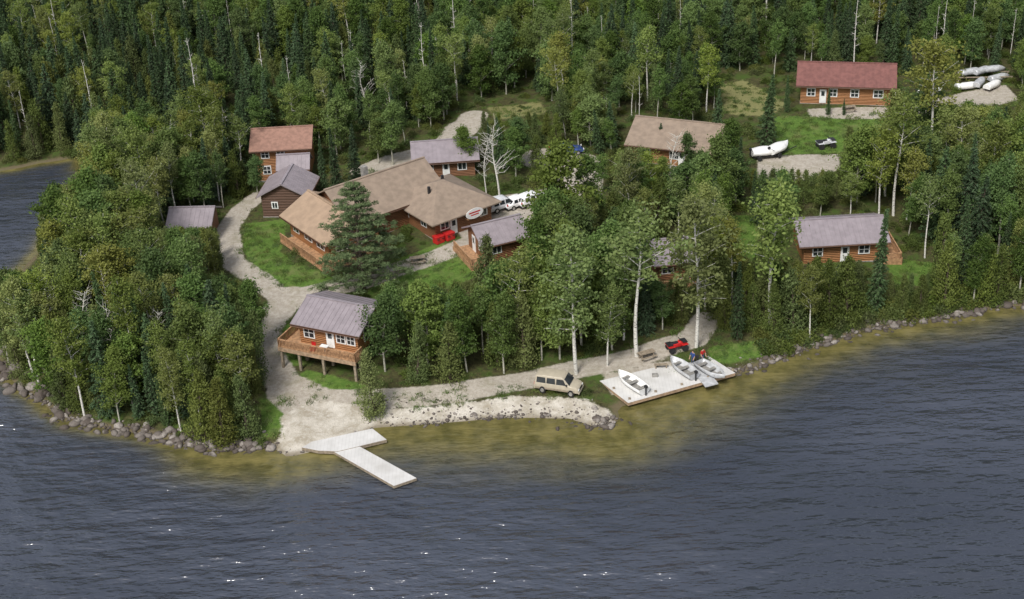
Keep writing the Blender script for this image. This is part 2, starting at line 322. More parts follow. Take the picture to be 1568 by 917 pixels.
def railing(par,name,pts,z,h=1.0,mat=None):
    mat=mat or DECK; v=[];f=[]
    def bar(p,q_,th,tz):
        p=Vector(p);q_=Vector(q_); dd=(q_-p); L=dd.length; 
        if L<1e-4:return
        dd.normalize(); s=dd.cross(Vector((0,0,1))); 
        if s.length<.1: s=Vector((1,0,0))
        s.normalize(); u_=s.cross(dd); o=len(v)
        for a,b in((-1,-1),(1,-1),(1,1),(-1,1)): v.append(p+s*a*th+u_*b*tz)
        for a,b in((-1,-1),(1,-1),(1,1),(-1,1)): v.append(q_+s*a*th+u_*b*tz)
        f.extend([tuple(i+o for i in q2) for q2 in BF])
    for (x0,y0),(x1,y1) in zip(pts[:-1],pts[1:]):
        L=math.hypot(x1-x0,y1-y0); bar((x0,y0,z+h),(x1,y1,z+h),.07,.045); bar((x0,y0,z+.12),(x1,y1,z+.12),.04,.04)
        n=max(1,int(L/.18))
        for i in range(n+1):
            t=i/n; x=x0+(x1-x0)*t;y=y0+(y1-y0)*t; th=.05 if i%10==0 or i==n else .03
            bar((x,y,z),(x,y,z+h-.02),th,th)
    new(name,v,f,mat,par)
def stilts(par,pts,ztop,mat=None,zb=-3.5,r=.1):
    boxes('posts',[(x-r,y-r,zb,x+r,y+r,ztop) for x,y in pts],mat or POST,par)
# ------------------------------------------------------------ buildings
e,w=site('waterfront_cabin',(465,553),(553,571),6.4,2.35)
block(e,0,0,w,6.4,2.45,1.2,LOG,ROOFP,oh=.65,z0=0,skirt=.25,wins=[('F',1.2,1.35,1.1,1.1),('F',w-2.0,1.35,.9,1.),('F',w-.8,1.35,.8,1.),('R',2.4,1.45,2.0,1.5),('R',5.2,1.4,.7,1.)],doors=[('F',w-3.3,.95)])
boxes('deck_floor',[(-1.8,-1.7,-.35,w+.5,-.02,-.1),(-1.8,-.02,-.35,-.02,4.,-.1)],DECK,e)
boxes('deck_joists',[(-1.85,-1.76,-.55,w+.55,-1.7,-.08),(-1.86,-1.7,-.55,-1.8,4.,-.08)],ORANGE,e)
railing(e,'deck_railing',[(w+.45,-.1),(w+.45,-1.65),(-1.75,-1.65),(-1.75,3.95)],-.1,.95)
stilts(e,[(-1.6,-1.5),(.6,-1.5),(w/2,-1.5),(w+.3,-1.5),(-1.6,2),(w-.2,.3),(w-.2,6),(.3,.3),(w/2,.3),(.3,6)],-.36,zb=-3.6,r=.13)
boxes('patio_chairs',[(1.9,-1.3,-.1,2.4,-.8,.35),(1.9,-.88,.35,2.4,-.8,.8)],REDP,e); boxes('patio_table',[(3.,-1.3,.55,3.9,-.6,.62),(3.4,-1.0,-.1,3.5,-.9,.55)],WHITE,e)
# main lodge
e,w=site('main_lodge',(668,370),(753,339),10,0)
block(e,0,0,w,9.5,2.9,2.1,LOGM,ROOFB,oh=1.0,hip=True,wins=[('F',1.4,1.5,1.1,.8),('F',w-1.2,1.5,.9,.8),('L',2.5,1.5,1,.9),('L',6.5,1.5,1,.9)],doors=[('F',w*.32,1.)],pre='east_wing_')
block(e,-8.2,6.0,13.2,9.,3.3,2.5,LOGM,ROOFB,oh=.8,ribs=False,wins=[('F',2,1.6,1.2,1)],pre='hall_')
block(e,-12.6,4.2,7.,9.6,2.7,1.7,LOG,ROOFT,oh=.9,ridge='y',ribs=False,wins=[('F',1.8,1.4,1.5,1.2),('F',5.,1.4,1.5,1.2),('L',2,1.4,1.6,1.1),('L',5,1.4,1.6,1.1),('L',8,1.4,1.2,1.1)],pre='dining_wing_')
boxes('veranda_floor',[(-14.6,2.,-.3,-5.6,4.18,-.05),(-14.6,4.2,-.3,-12.62,13,-.05)],DECK,e); railing(e,'veranda_railing',[(-5.7,2.1),(-14.5,2.1),(-14.5,13)],-.05)
stilts(e,[(-14.4,2.2),(-11,2.2),(-7,2.2),(-14.4,6),(-14.4,9.6),(-14.4,12.8)],-.3,DECK,zb=-3)
boxes('chimney',[(-3,11,5,-2.3,11.7,7.0)],FOUND,e,bev=.03); boxes('roof_vents',[(2,4.0,4.0,2.3,4.3,5.1),(5,5.4,4.3,5.3,5.7,5.3)],BLACK,e,bev=.02)
nseg=28; v=[]
for yy in(-.1,-.16):
    for k in range(nseg): 
        a=2*math.pi*k/nseg; v.append((math.cos(a)*1.3,yy,math.sin(a)*.68))
f=[tuple(reversed(range(nseg))),tuple(range(nseg,2*nseg))]+[(k,k+nseg,(k+1)%nseg+nseg,(k+1)%nseg) for k in range(nseg)]
new('lodge_sign',v,f,WHITE,e,loc=(w*.62,-.9,2.3)); boxes('sign_lettering',[(w*.62-.85,-1.075,2.38,w*.62+.85,-1.064,2.55),(w*.62-.6,-1.075,2.08,w*.62+.6,-1.064,2.22)],REDP,e); boxes('sign_bracket',[(w*.62-1.0,-1.0,1.6,w*.62-.92,-.9,2.3),(w*.62+.92,-1.0,1.6,w*.62+1.0,-.9,2.3),(w*.62-1.,-.98,1.6,w*.62+1.,-.02,1.66)],DECK,e)
e,w=site('storage_cabin',(404,333),(472,331),5.5); block(e,0,0,w,5.5,2.9,1.6,LOGD,ROOFP,oh=.5,ridge='y',wins=[('F',1.7,1.5,.6,.7)])
e,w=site('two_storey_house',(397,279),(476,271),7); block(e,0,0,w,6.5,4.6,1.4,LOG,ROOFO,oh=.7,ribs=False,wins=[('F',1.3,3.7,.9,1.),('F',3.4,3.7,.9,1.),('F',1.3,1.4,.9,1.),('F',3.2,1.4,.9,1.),('R',3,4,.9,1.),('L',2,4,.9,1.),('L',5,4,.9,1.)])
block(e,w*.5,-3.2,w*.5,3.18,2.9,1.1,LOG,ROOFP,oh=.5,wins=[('F',1.5,1.5,.8,.9)],pre='porch_')
e,w=site('grey_roof_cabin',(640,275),(728,268),6.5); block(e,0,0,w,6.5,2.5,1.3,LOGM,ROOFP,oh=.7,wins=[('F',1.6,1.4,1,.9),('F',w-1.7,1.4,1,.9)],doors=[('F',w*.5,.95)])
e,w=site('wooded_cabin',(266,374),(322,371),5.5); block(e,0,0,w,5.,2.3,1.2,LOGM,ROOFP,oh=.6,wins=[('F',2,1.4,1,.9)])
e,w=site('small_cabin',(744,404),(806,388),5.5); block(e,0,0,w,5.2,2.4,1.3,LOGM,ROOFP,oh=.6,wins=[('L',1.4,1.5,.8,1.),('F',1.5,1.4,1,.9)],doors=[('L',3.4,.9)])
boxes('deck_floor',[(-2.0,-.5,-.2,-.02,5.4,0.)],DECK,e); railing(e,'deck_railing',[(-.1,-.4),(-1.9,-.4),(-1.9,5.3)],0.)
boxes('deck_skirt',[(-2.,-.56,-1,-.02,-.5,.3),(-2.06,-.5,-1,-2.,5.4,.3)],DECK,e)
e,w=site('long_brown_roof_house',(967,246),(1096,262),9); block(e,0,0,w,9,2.6,1.8,LOG,ROOFB,oh=.8,ribs=False,wins=[('F',2,1.4,1.1,1),('F',6,1.4,1.1,1),('F',w-2,1.4,1.1,1),('R',3,1.4,1,1),('R',6.5,1.4,1,1)],doors=[('F',w*.6,.95)])
e,w=site('lakeview_cabin',(1008,430),(1062,426),5.5); block(e,0,0,w,5.5,2.4,1.3,LOGM,ROOFP,oh=.7,wins=[('F',1.1,1.4,1.2,1.)])
boxes('deck_floor',[(-.4,-2.2,-.3,w,-.02,-.1)],DECK,e); railing(e,'deck_railing',[(-.3,-.1),(-.3,-2.1),(w,-2.1)],-.1); boxes('deck_skirt',[(-.4,-2.26,-1.5,w,-2.2,.2)],DECK,e)
e,w=site('shoreline_cabin',(1230,404),(1350,401),6.5); block(e,0,0,w,6.5,2.6,1.3,LOG,ROOFP,oh=.7,wins=[('F',1.6,1.45,1.,.95),('F',w-2.2,1.45,1.1,.95)],doors=[('F',w*.52,1.)])
boxes('deck_floor',[(w+.02,-.6,-.3,w+2.2,6,-.1)],DECK,e); railing(e,'deck_railing',[(w+.1,-.5),(w+2.1,-.5),(w+2.1,5.9)],-.1); boxes('deck_skirt',[(w+.02,-.66,-1.6,w+2.2,-.6,.3),(w+2.2,-.6,-1.6,w+2.26,6,.3)],DECK,e)
e,w=site('red_roof_cabin',(1225,158),(1363,163),8); block(e,0,0,w,8,2.9,1.7,LOG,ROOFR,oh=.7,wins=[('F',1.5,1.6,1,1),('F',w*.36,1.6,1,1),('F',w*.6,1.6,1,1),('F',w-1.8,1.6,1.2,1),('R',2.2,1.5,1,1),('R',5.6,1.5,1,1)],doors=[('F',w*.25,.95)])
# ------------------------------------------------------------ docks
def slab(par,name,uvs,z,th,mat,mat2):
    p=[Wz(u,v,z) for u,v in uvs]; n=len(p)
    o=new(name,[(a[0],a[1],z) for a in p]+[(a[0],a[1],z-th) for a in p],[tuple(reversed(range(n)))]+[tuple(range(n,2*n))]+[(i,(i+1)%n,(i+1)%n+n,i+n) for i in range(n)],[mat,mat2],par)
    me=o.data; bm=bmesh.new(); bm.from_mesh(me); bmesh.ops.recalc_face_normals(bm,faces=bm.faces)
    for fc in bm.faces: fc.material_index=0 if fc.normal.z>.7 else 1
    bm.to_mesh(me); bm.free()
e=empty('swim_dock',(0,0,0))
slab(e,'gangway',[(462,685),(478,676),(570,656),(592,673),(517,691),(488,690)],.50,.35,PLANK,POST)
slab(e,'pier',[(512,692),(548,682),(638,732),(603,744)],.44,.3,PLANK,POST)
slab(e,'float',[(516,697),(548,688),(632,735),(604,742)],.09,.3,BLACK,BLACK)
e=empty('boat_dock',(0,0,0))
slab(e,'platform',[(918,583),(1082,543),(1126,571),(962,617)],.70,.35,PLANK,ORANGE)
slab(e,'ramp',[(1052,556),(1072,552),(1100,587),(1080,592)],.84,.1,ALU,ALU)
pp=[Wz(u,v,.3) for u,v in [(964,616),(1004,605),(1044,594),(1084,583),(1122,572),(940,600)]]
boxes('pilings',[(a[0]-.12,a[1]-.12,-2,a[0]+.12,a[1]+.12,.85) for a in pp],POST,e)
cx_=[tuple(Wz(u,v,.8)) for u,v in((1003,575),(1012,562))]
boxes('fuel_box',[(cx_[0][0]-.3,cx_[0][1]-.2,.705,cx_[0][0]+.3,cx_[0][1]+.2,1.0)],FOUND,e,bev=.03); boxes('dock_bench',[(cx_[1][0]-.7,cx_[1][1]-.2,1.1,cx_[1][0]+.7,cx_[1][1]+.2,1.16),(cx_[1][0]-.6,cx_[1][1]-.15,.705,cx_[1][0]-.5,cx_[1][1]+.15,1.1),(cx_[1][0]+.5,cx_[1][1]-.15,.705,cx_[1][0]+.6,cx_[1][1]+.15,1.1)],POST,e)
# ------------------------------------------------------------ vehicles
def cyl(name,r,wd,mat,par,loc,n=20):
    v=[(r*math.cos(2*math.pi*k/n),s,r*math.sin(2*math.pi*k/n)) for s in(-wd/2,wd/2) for k in range(n)]
    return new(name,v,[tuple(range(n)),tuple(range(2*n-1,n-1,-1))]+[(k,k+n,(k+1)%n+n,(k+1)%n) for k in range(n)],mat,par,loc=loc)
def prof(name,pts,mat,par,bev=.05):
    n=len(pts); v=[(x,-h,z) for x,z,h in pts]+[(x,h,z) for x,z,h in pts]
    o=new(name,v,[tuple(range(n)),tuple(range(2*n-1,n-1,-1))]+[(i,i+n,(i+1)%n+n,(i+1)%n) for i in range(n)],mat,par)
    bm=bmesh.new(); bm.from_mesh(o.data); bmesh.ops.recalc_face_normals(bm,faces=bm.faces); bm.to_mesh(o.data); bm.free()
    b=o.modifiers.new('b','BEVEL'); b.width=bev; b.segments=3; b.limit_method='ANGLE'
    for p in o.data.polygons: p.use_smooth=True
    return o
def vehicle(name,uv,head,paint,kind='van'):
    p=W(*uv); e=empty(name,(p[0],p[1],H(*p)+.02),head)
    if kind=='van':
        L=2.75; lo=[(-L,.42,.95),(-L-.02,.75,.99),(-L+.02,1.2,.98),(1.35,1.22,.98),(2.35,1.08,.92),(L-.02,.85,.9),(L,.42,.9)]
        up=[(-L+.04,1.17,.965),(-L+.18,1.9,.84),(-1.5,2.0,.82),(.6,1.98,.82),(.85,1.92,.82),(1.65,1.17,.94)]; sid=[(-2.45,-1.3),(-1.2,-.1),(0.0,.95)]; zb,zt,hb,ht=1.22,1.8,.965,.855; ws=((1.6,1.25),(.95,1.85)); wh=.38; ax=(-1.75,1.8)
    elif kind=='suv':
        L=2.3; lo=[(-L,.38,.86),(-L-.02,.7,.9),(-L+.05,1.0,.9),(1.0,1.02,.9),(2.0,.92,.86),(L,.7,.82),(L,.38,.82)]
        up=[(-L+.12,.98,.88),(-L+.5,1.58,.72),(-1.,1.68,.7),(.1,1.66,.7),(.4,1.58,.7),(1.15,.98,.86)]; sid=[(-1.75,-1.0),(-.9,-.15),(-.05,.6)]; zb,zt,hb,ht=1.02,1.52,.885,.75; ws=((1.1,1.05),(.48,1.52)); wh=.35; ax=(-1.4,1.45)
    else:
        L=2.25; lo=[(-L,.34,.82),(-L-.02,.65,.86),(-L+.1,.88,.86),(-1.4,.92,.87),(1.0,.92,.87),(2.0,.78,.83),(L,.6,.8),(L,.34,.8)]
        up=[(-1.65,.9,.83),(-.95,1.38,.66),(-.4,1.44,.64),(.1,1.42,.64),(.3,1.38,.64),(1.1,.9,.82)]; sid=[(-1.15,-.55),(-.45,.1),(.18,.55)]; zb,zt,hb,ht=.93,1.32,.83,.67; ws=((1.02,.95),(.38,1.34)); wh=.33; ax=(-1.35,1.4)
    prof('body',lo,paint,e,.09); prof('cabin',up,paint,e,.07)
    gv_=[];gf=[]
    def quad(a): o=len(gv_); gv_.extend(a); gf.append((o,o+1,o+2,o+3))
    for s in(-1,1):
        for x0,x1 in sid:
            k=.1*(x1>.4); quad([(x0,s*(hb+.012),zb),(x1+k*3,s*(hb+.012),zb),(x1-.05,s*(ht+.012),zt),(x0+.05,s*(ht+.012),zt)])
    (xa,za),(xb,zb2)=ws; quad([(xa+.03,-hb+.12,za),(xa+.03,hb-.12,za),(xb+.04,ht-.08,zb2),(xb+.04,-ht+.08,zb2)])
    xr,xr2=up[0][0],up[1][0]; quad([(xr-.02+.03*(kind!='van'),-hb+.15,zb+.03),(xr-.02+.03*(kind!='van'),hb-.15,zb+.03),(xr2-.03,ht-.1,zt),(xr2-.03,-ht+.1,zt)])
    new('windows',gv_,gf,GLASS,e)
    for a in ax:
        for s in(-1,1): cyl('wheel',wh,.24,TIRE,e,(a,s*(hb-.08),wh)); cyl('hub',wh*.58,.02,CHROME,e,(a,s*(hb+.05),wh))
    boxes('bumpers',[(L-.04,-.85,.36,L+.09,.85,.58),(-L-.11,-.85,.36,-L+.02,.85,.58)],BLACK if kind!='van' else paint,e,bev=.03)
    boxes('headlights',[(L-.08,-.82,.68,L+.02,-.5,.86),(L-.08,.5,.68,L+.02,.82,.86)],WHITE,e,bev=.02); boxes('grille',[(L-.06,-.45,.62,L+.03,.45,.84)],BLACK,e)
    boxes('taillights',[(-L-.05,-.88,.85,-L+.06,-.7,1.1),(-L-.05,.7,.85,-L+.06,.88,1.1)],REDP,e)
    if kind=='van': boxes('side_stripe',[(-L+.1,-1.0,.55,L-.5,-.985,.68),(-L+.1,.985,.55,L-.5,1.,.68)],POST,e)
    boxes('mirrors',[(ws[0][0]-.35,-hb-.2,zb,ws[0][0]-.2,-hb,zb+.18),(ws[0][0]-.35,hb,zb,ws[0][0]-.2,hb+.2,zb+.18)],BLACK,e,bev=.02)
    return e
vn=vehicle('parked_van',(856,598),-.36,TAN,'van'); vn.scale=(.86,.95,1.04)
vehicle('parked_car',(770,319),.55,SILV,'suv'); vehicle('parked_car',(794,315),.6,WCAR,'sedan'); vehicle('parked_car',(816,312),.6,WCAR,'suv'); vehicle('parked_car',(868,236),.2,BLUEP,'sedan')
def atv(name,uv,head,paint):
    p=W(*uv); e=empty(name,(p[0],p[1],H(*p)+.02),head)
    prof('body',[(-.9,.45,.3),(-.95,.75,.34),(-.3,.8,.25),(.1,.85,.2),(.35,1.0,.22),(.9,.8,.34),(1.,.5,.3)],paint,e,.05)
    prof('seat',[(-.75,.78,.18),(-.7,.95,.18),(.1,.95,.15),(.2,.82,.15)],BLACK,e,.04)
    boxes('racks',[(-1.05,-.4,.82,-.5,.4,.87),(.5,-.4,.9,1.,.4,.95)],BLACK,e); boxes('handlebar',[(.28,-.42,1.15,.34,.42,1.2),(.28,-.03,.95,.36,.03,1.17)],BLACK,e)
    for a in(-.65,.7):
        for s in(-1,1): cyl('wheel',.32,.26,TIRE,e,(a,s*.45,.32))
    boxes('fenders',[(-1.,-.58,.66,-.35,.58,.72),(.38,-.58,.68,1.02,.58,.74)],paint,e,bev=.02)
    return e
a=atv('red_quad_bike',(1036,536),.3,REDP); a.scale=(1.1,)*3
a=atv('quad_bike',(1264,226),.2,SILV); a.scale=(1.25,)*3
# ------------------------------------------------------------ boats
def boat(name,x,y,z,head,L=5.,B=.95,mat=None,motor=True,flip=False,cover=False,trailer=False):
    mat=mat or ALU
    e=empty(name,(x,y,z),head); ns=13; v=[];f=[]
    for i in range(ns):
        t=i/(ns-1); xx=-L/2+L*t; b=B*(1-max(0,(t-.42)/.58)**2.3*.97)*(.9+.1*min(1,t*4)); k=.02+.55*max(0,(t-.65)/.35)**2; g=.68+.22*t**2
        v+=[(xx+.06*(t>.95),-b,g),(xx,-b*.86,k*.5+.25),(xx,-b*.5,k*.9+.05),(xx,0,k),(xx,b*.5,k*.9+.05),(xx,b*.86,k*.5+.25),(xx+.06*(t>.95),b,g)]
    for i in range(ns-1):
        for j in range(6): a=i*7+j; f.append((a,a+7,a+8,a+1))
    f.append((0,1,2,3,4,5,6))
    o=new('hull',v,f,mat,e); s=o.modifiers.new('s','SOLIDIFY'); s.thickness=.05
    for p in o.data.polygons: p.use_smooth=len(p.vertices)==4
    if cover:
        V0=v; v=[];f=[]
        for i in range(ns):
            A=V0[i*7]; t=i/(ns-1); hh=.35*math.sin(math.pi*min(1,t*1.15+.05)); b=-A[1]; g=A[2]
            v+=[(A[0],-b*1.03,g-.06),(A[0],-b*1.02,g+.04),(A[0],-b*.5,g+.1+hh*.8),(A[0],0,g+.12+hh),(A[0],b*.5,g+.1+hh*.8),(A[0],b*1.02,g+.04),(A[0],b*1.03,g-.06)]
        for i in range(ns-1):
            for j in range(6): a=i*7+j; f.append((a,a+1,a+8,a+7))
        c_=new('canvas_cover',v,f,WHITE,e)
        for p in c_.data.polygons:p.use_smooth=True
    else:
        boxes('benches',[(-L/2+.35,-B*.82,.42,-L/2+.75,B*.82,.47),(-.35,-B*.9,.42,.05,B*.9,.47),(L*.2,-B*.72,.45,L*.2+.35,B*.72,.5)],FOUND if not flip else mat,e)
        boxes('floor',[(-L/2+.1,-B*.6,.12,L*.22,B*.6,.15)],FOUND,e)
    if motor:
        prof('outboard_cowl',[(-L/2-.4,.85,.12),(-L/2-.44,1.12,.14),(-L/2-.1,1.18,.14),(-L/2-.02,.9,.12)],BLACK,e,.04); boxes('outboard_leg',[(-L/2-.3,-.05,-.1,-L/2-.15,.05,.9)],BLACK,e)
    if trailer:
        boxes('trailer',[(-L/2,-.75,-.1,L/2+1.2,-.65,0),(-L/2,.65,-.1,L/2+1.2,.75,0),(-1.,-.9,-.16,-.9,.9,-.06)],BLACK,e)
        for s in(-1,1): cyl('trailer_wheel',.32,.2,TIRE,e,(-.95,s*1.0,-.12))
        e.location.z+=.44
    if flip: e.rotation_euler[0]=math.pi; e.location.z+=.95
    return e
def bat(uv,z): p=Wz(*uv,z); return p[0],p[1],z
boat('fishing_boat',*bat((967,590),.76),2.15,4.2,.76,WHITE); boat('fishing_boat',*bat((1045,568),.76),2.1,4.,.74); boat('fishing_boat',*bat((1089,572),.86),-1.0,4.,.74)
p=W(1171,241); boat('covered_boat',p[0],p[1],H(*p),.1,3.6,.95,WHITE,cover=True,trailer=True)
p=W(1192,235); boat('covered_boat',p[0],p[1],H(*p),.7,3.6,.95,WHITE,cover=True,trailer=True)
hd_=(.35,.6,.2,.5)
for i,(u,v_,fl) in enumerate(((1482,136,1),(1500,130,1),(1521,134,1),(1530,123,1),(1422,150,0))): 
    p=W(u,v_); boat('stored_boat',p[0],p[1],H(*p)+.05,.2+.25*((i*7)%4),3.8,.62,ALU if i%2 else WHITE,motor=not fl,flip=bool(fl),trailer=not fl)
for i in range(3):
    a=W(1486+i*17,121-2*i); boat('stored_boat',a[0],a[1],H(*a)+.75,hd_[i],3.8,.58,ALU,motor=False,flip=True)
a=W(1505,121); e=empty('boat_storage_rack',(a[0],a[1],H(*a)),-.1); boxes('rails',[(-4,-1.2,.65,4,-1.05,.8),(-4,1.0,.65,4,1.15,.8)],POST,e); boxes('legs',[(x-.08,y-.08,-.3,x+.08,y+.08,.65) for x in(-3.8,0,3.8) for y in(-1.1,1.1)],POST,e)
for uv in((672,371),(688,366)):
    p=W(*uv); e=empty('red_storage_bin',(p[0],p[1],H(*p)),.65); boxes('bin',[(-.6,-.45,0,.6,.45,.85)],REDP,e,bev=.05); boxes('lid',[(-.65,-.5,.86,.65,.5,.95)],REDP,e,bev=.03); boxes('handles',[(-.5,-.55,.6,-.2,-.45,.66),(.2,-.55,.6,.5,-.45,.66)],BLACK,e)
def picnic(uv,head):
    p=W(*uv); e=empty('picnic_table',(p[0],p[1],H(*p)),head)
    boxes('top',[(-.9,-.38+i*.155,.72,.9,-.24+i*.155,.76) for i in range(5)],POST,e); boxes('benches',[(-.9,-.8,.43,.9,-.55,.47),(-.9,.55,.43,.9,.8,.47)],POST,e)
    boxes('legs',[(x-.04,y-.04,0,x+.04,y+.04,.7) for x in(-.7,.7) for y in(-.3,.3)]+[(x-.04,-.75,.36,x+.04,.75,.43) for x in(-.7,.7)],POST,e)
picnic((990,548),.4); picnic((640,402),.2); picnic((1300,170),.1)
# ------------------------------------------------------------ people on the dock
def person(uv,z,head,shirt,bend):
    p=Wz(*uv,z); V=[];E=[];R=[]
    def add(c,r,par=None): V.append(c); R.append(r); i=len(V)-1; (E.append((par,i)) if par is not None else None); return i
    bx=.12*bend
    pel=add((0,0,.95),.15); ab=add((bx*.4,0,1.12),.135,pel); ch=add((bx*1.3,0,1.35),.155,ab); nk=add((bx*2,0,1.5),.06,ch); hd=add((bx*2.4+.01,0,1.6),.085,nk); ht=add((bx*2.5+.01,0,1.72),.08,hd)
    for s in(-1,1):
        hp=add((0,s*.1,.88),.1,pel); kn=add((.03+.05*(s>0),s*.12,.48),.062,hp); an=add((-.02+.08*(s>0),s*.13,.09),.045,kn); add((.14+.08*(s>0),s*.15,.04),.04,an)
        sh=add((bx*1.5,s*.19,1.42),.065,ch); el=add((bx*1.6+.06,s*.26,1.14),.047,sh); wr=add((bx*1.6+.22,s*.24,.95),.032,el); pm=add((bx*1.6+.28,s*.235,.9),.034,wr)
        for k in range(4):
            o=(k-1.5)*.022; ln=(.07,.085,.08,.062)[k]; a=add((bx*1.6+.32,s*.235+o,.87),.010,pm); b=add((bx*1.6+.32+ln*.6,s*.235+o,.87-ln*.45),.009,a); add((bx*1.6+.32+ln*.7,s*.235+o,.87-ln*1.0),.008,b)
        a=add((bx*1.6+.27,s*.195,.885),.011,pm); add((bx*1.6+.31,s*.18,.86),.010,a)
    me=bpy.data.meshes.new('body'); me.from_pydata(V,E,[]); o=bpy.data.objects.new('body_tmp',me); COL.objects.link(o)
    o.modifiers.new('s','SKIN'); 
    for i,r in enumerate(R): me.skin_vertices[0].data[i].radius=(r,r)
    me.skin_vertices[0].data[0].use_root=True
    ss=o.modifiers.new('u','SUBSURF'); ss.levels=1; ss.render_levels=1
    dg=bpy.context.evaluated_depsgraph_get(); m2=bpy.data.meshes.new_from_object(o.evaluated_get(dg)); bpy.data.objects.remove(o)
    e=empty('person',(p[0],p[1],z),head); b=bpy.data.objects.new('body',m2); COL.objects.link(b); b.parent=e
    m2.materials.clear()
    for m in(SKIN,shirt,DENIM,BLACK): m2.materials.append(m)
    for pl in m2.polygons:
        c=pl.center; pl.use_smooth=True
        arm=abs(c.y)>.165 and c.z>.7 and c.x>-.2
        pl.material_index=3 if c.z<.1 else (0 if (c.z>1.47 or (arm and c.z<1.16)) else (1 if c.z>.97 or (arm and c.z>1.1) else 2))
    cx=bx*2.45; v=[];f=[];n=10
    for i in range(5):
        th=i/4*1.75
        for k in range(n): a=2*math.pi*k/n; v.append((cx-.012+.098*math.sin(th)*math.cos(a)-(.02 if th>1 else 0),.09*math.sin(th)*math.sin(a),1.68+.125*math.cos(th)))
    for i in range(4):
        for k in range(n): f.append((i*n+k,(i+1)*n+k,(i+1)*n+(k+1)%n,i*n+(k+1)%n))
    new('hair',v,f,HAIR,e)
    boxes('face_features',[(cx+.085,-.012,1.6,cx+.115,.012,1.635),(cx+.075,-.042,1.64,cx+.095,-.02,1.655),(cx+.075,.02,1.64,cx+.095,.042,1.655),(cx+.075,-.025,1.565,cx+.093,.025,1.575)],SKIN,e,bev=.004)
    return e
person((1061,558),.705,-2.2,BLUEP,.3); person((1075,554),.705,-1.2,REDP,.6)
# ------------------------------------------------------------ trees
q=N('birch_bark'); tc=q.n('ShaderNodeTexCoord').outputs['Object']
mp_=q.n('ShaderNodeMapping',{'Vector':tc,'Scale':(3,3,9)}); BIRCHB=q.fin(q.n('ShaderNodeBsdfPrincipled',{'Base Color':q.mix(q.ramp(q.noise(1.5,3,mp_),.54,.68),(.64,.62,.56),(.10,.09,.07)),'Roughness':.8}))
BARK=pmat('conifer_bark',(.10,.075,.055),.95,5,.4,bump=.6); GBARK=pmat('aspen_bark',(.38,.37,.30),.9,4,.4)
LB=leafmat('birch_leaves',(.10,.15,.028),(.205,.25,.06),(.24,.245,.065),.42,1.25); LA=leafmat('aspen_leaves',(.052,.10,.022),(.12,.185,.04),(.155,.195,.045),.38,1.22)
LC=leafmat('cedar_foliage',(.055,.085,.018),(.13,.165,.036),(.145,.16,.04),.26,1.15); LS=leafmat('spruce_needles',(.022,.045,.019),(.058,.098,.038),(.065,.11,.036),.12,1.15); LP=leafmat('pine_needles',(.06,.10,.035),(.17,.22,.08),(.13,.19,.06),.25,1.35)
LU=leafmat('shrub_leaves',(.05,.085,.017),(.13,.18,.04),(.16,.17,.045)) 
class TB:
    def __init__(s): s.v=[];s.f=[];s.n=0; s.lv=[];s.lc=[]
    def tube(s,pts,rad,n=6):
        pts=np.asarray(pts,float); m=len(pts)
        for i in range(m):
            d=pts[min(i+1,m-1)]-pts[max(i-1,0)]; d/=np.linalg.norm(d)+1e-9
            a=np.cross(d,[0,1,0] if abs(d[1])<.9 else [1,0,0]); a/=np.linalg.norm(a); b=np.cross(d,a)
            for k in range(n):
                t=2*math.pi*k/n; s.v.append(pts[i]+rad[i]*(a*math.cos(t)+b*math.sin(t)))
        for i in range(m-1):
            for k in range(n): s.f.append((s.n+i*n+k,s.n+i*n+(k+1)%n,s.n+(i+1)*n+(k+1)%n,s.n+(i+1)*n+k))
        s.n+=m*n
    def leaves(s,c,size,asp=.6,up=.5,out=None,shade=None,long=None):
        n=len(c); nr=rng.normal(size=(n,3)); nr/=np.linalg.norm(nr,axis=1)[:,None]; nr[:,2]=nr[:,2]*.8+up
        if out is not None: nr+=out*.5
        nr/=np.linalg.norm(nr,axis=1)[:,None]
        t=rng.normal(size=(n,3)) if long is None else long+rng.normal(size=(n,3))*.25
        t-=nr*np.sum(t*nr,1)[:,None]; t/=np.linalg.norm(t,axis=1)[:,None]+1e-9; b=np.cross(nr,t)
        sz=(size*rng.uniform(.7,1.3,n))[:,None]
        q_=np.stack([c-t*sz,c+b*sz*asp,c+t*sz,c-b*sz*asp],1); s.lv.append(q_.reshape(-1,3)); s.lc.append(np.repeat(shade if shade is not None else rng.random(n),4))
    def mesh(s,name,bark,leaf):
        v=np.array(s.v); f=np.array(s.f); nb=len(f); lc=np.zeros(len(v))
        if s.lv:
            L=np.concatenate(s.lv); fl=np.arange(len(L)).reshape(-1,4)+len(v); v=np.concatenate([v,L]); f=np.concatenate([f,fl]); lc=np.concatenate([lc,np.concatenate(s.lc)])
        me=mk(name,v,f); me.materials.append(bark); me.materials.append(leaf)
        mi=np.zeros(len(f),np.int32); mi[nb:]=1; me.polygons.foreach_set('material_index',mi)
        sm_=np.zeros(len(f),bool); sm_[:nb]=True; me.polygons.foreach_set('use_smooth',sm_)
        a=me.attributes.new('lc','FLOAT','POINT'); a.data.foreach_set('value',lc.astype(np.float32)); return me
def trunk(t,Hh,r,wob=.25,top=.97):
    k=9; ph=rng.uniform(0,6,2); zs=np.linspace(0,Hh*top,k); ln=rng.normal(size=2)*.02
    P=np.stack([wob*np.sin(zs/Hh*4+ph[0])*zs/Hh+ln[0]*zs,wob*np.cos(zs/Hh*3.4+ph[1])*zs/Hh+ln[1]*zs,zs],1); P[0,2]=-.4
    t.tube(P,[r*(1-.88*z/(Hh*top))+.015 for z in zs],7); return lambda z: np.array([np.interp(z,zs,P[:,0]),np.interp(z,zs,P[:,1]),z])
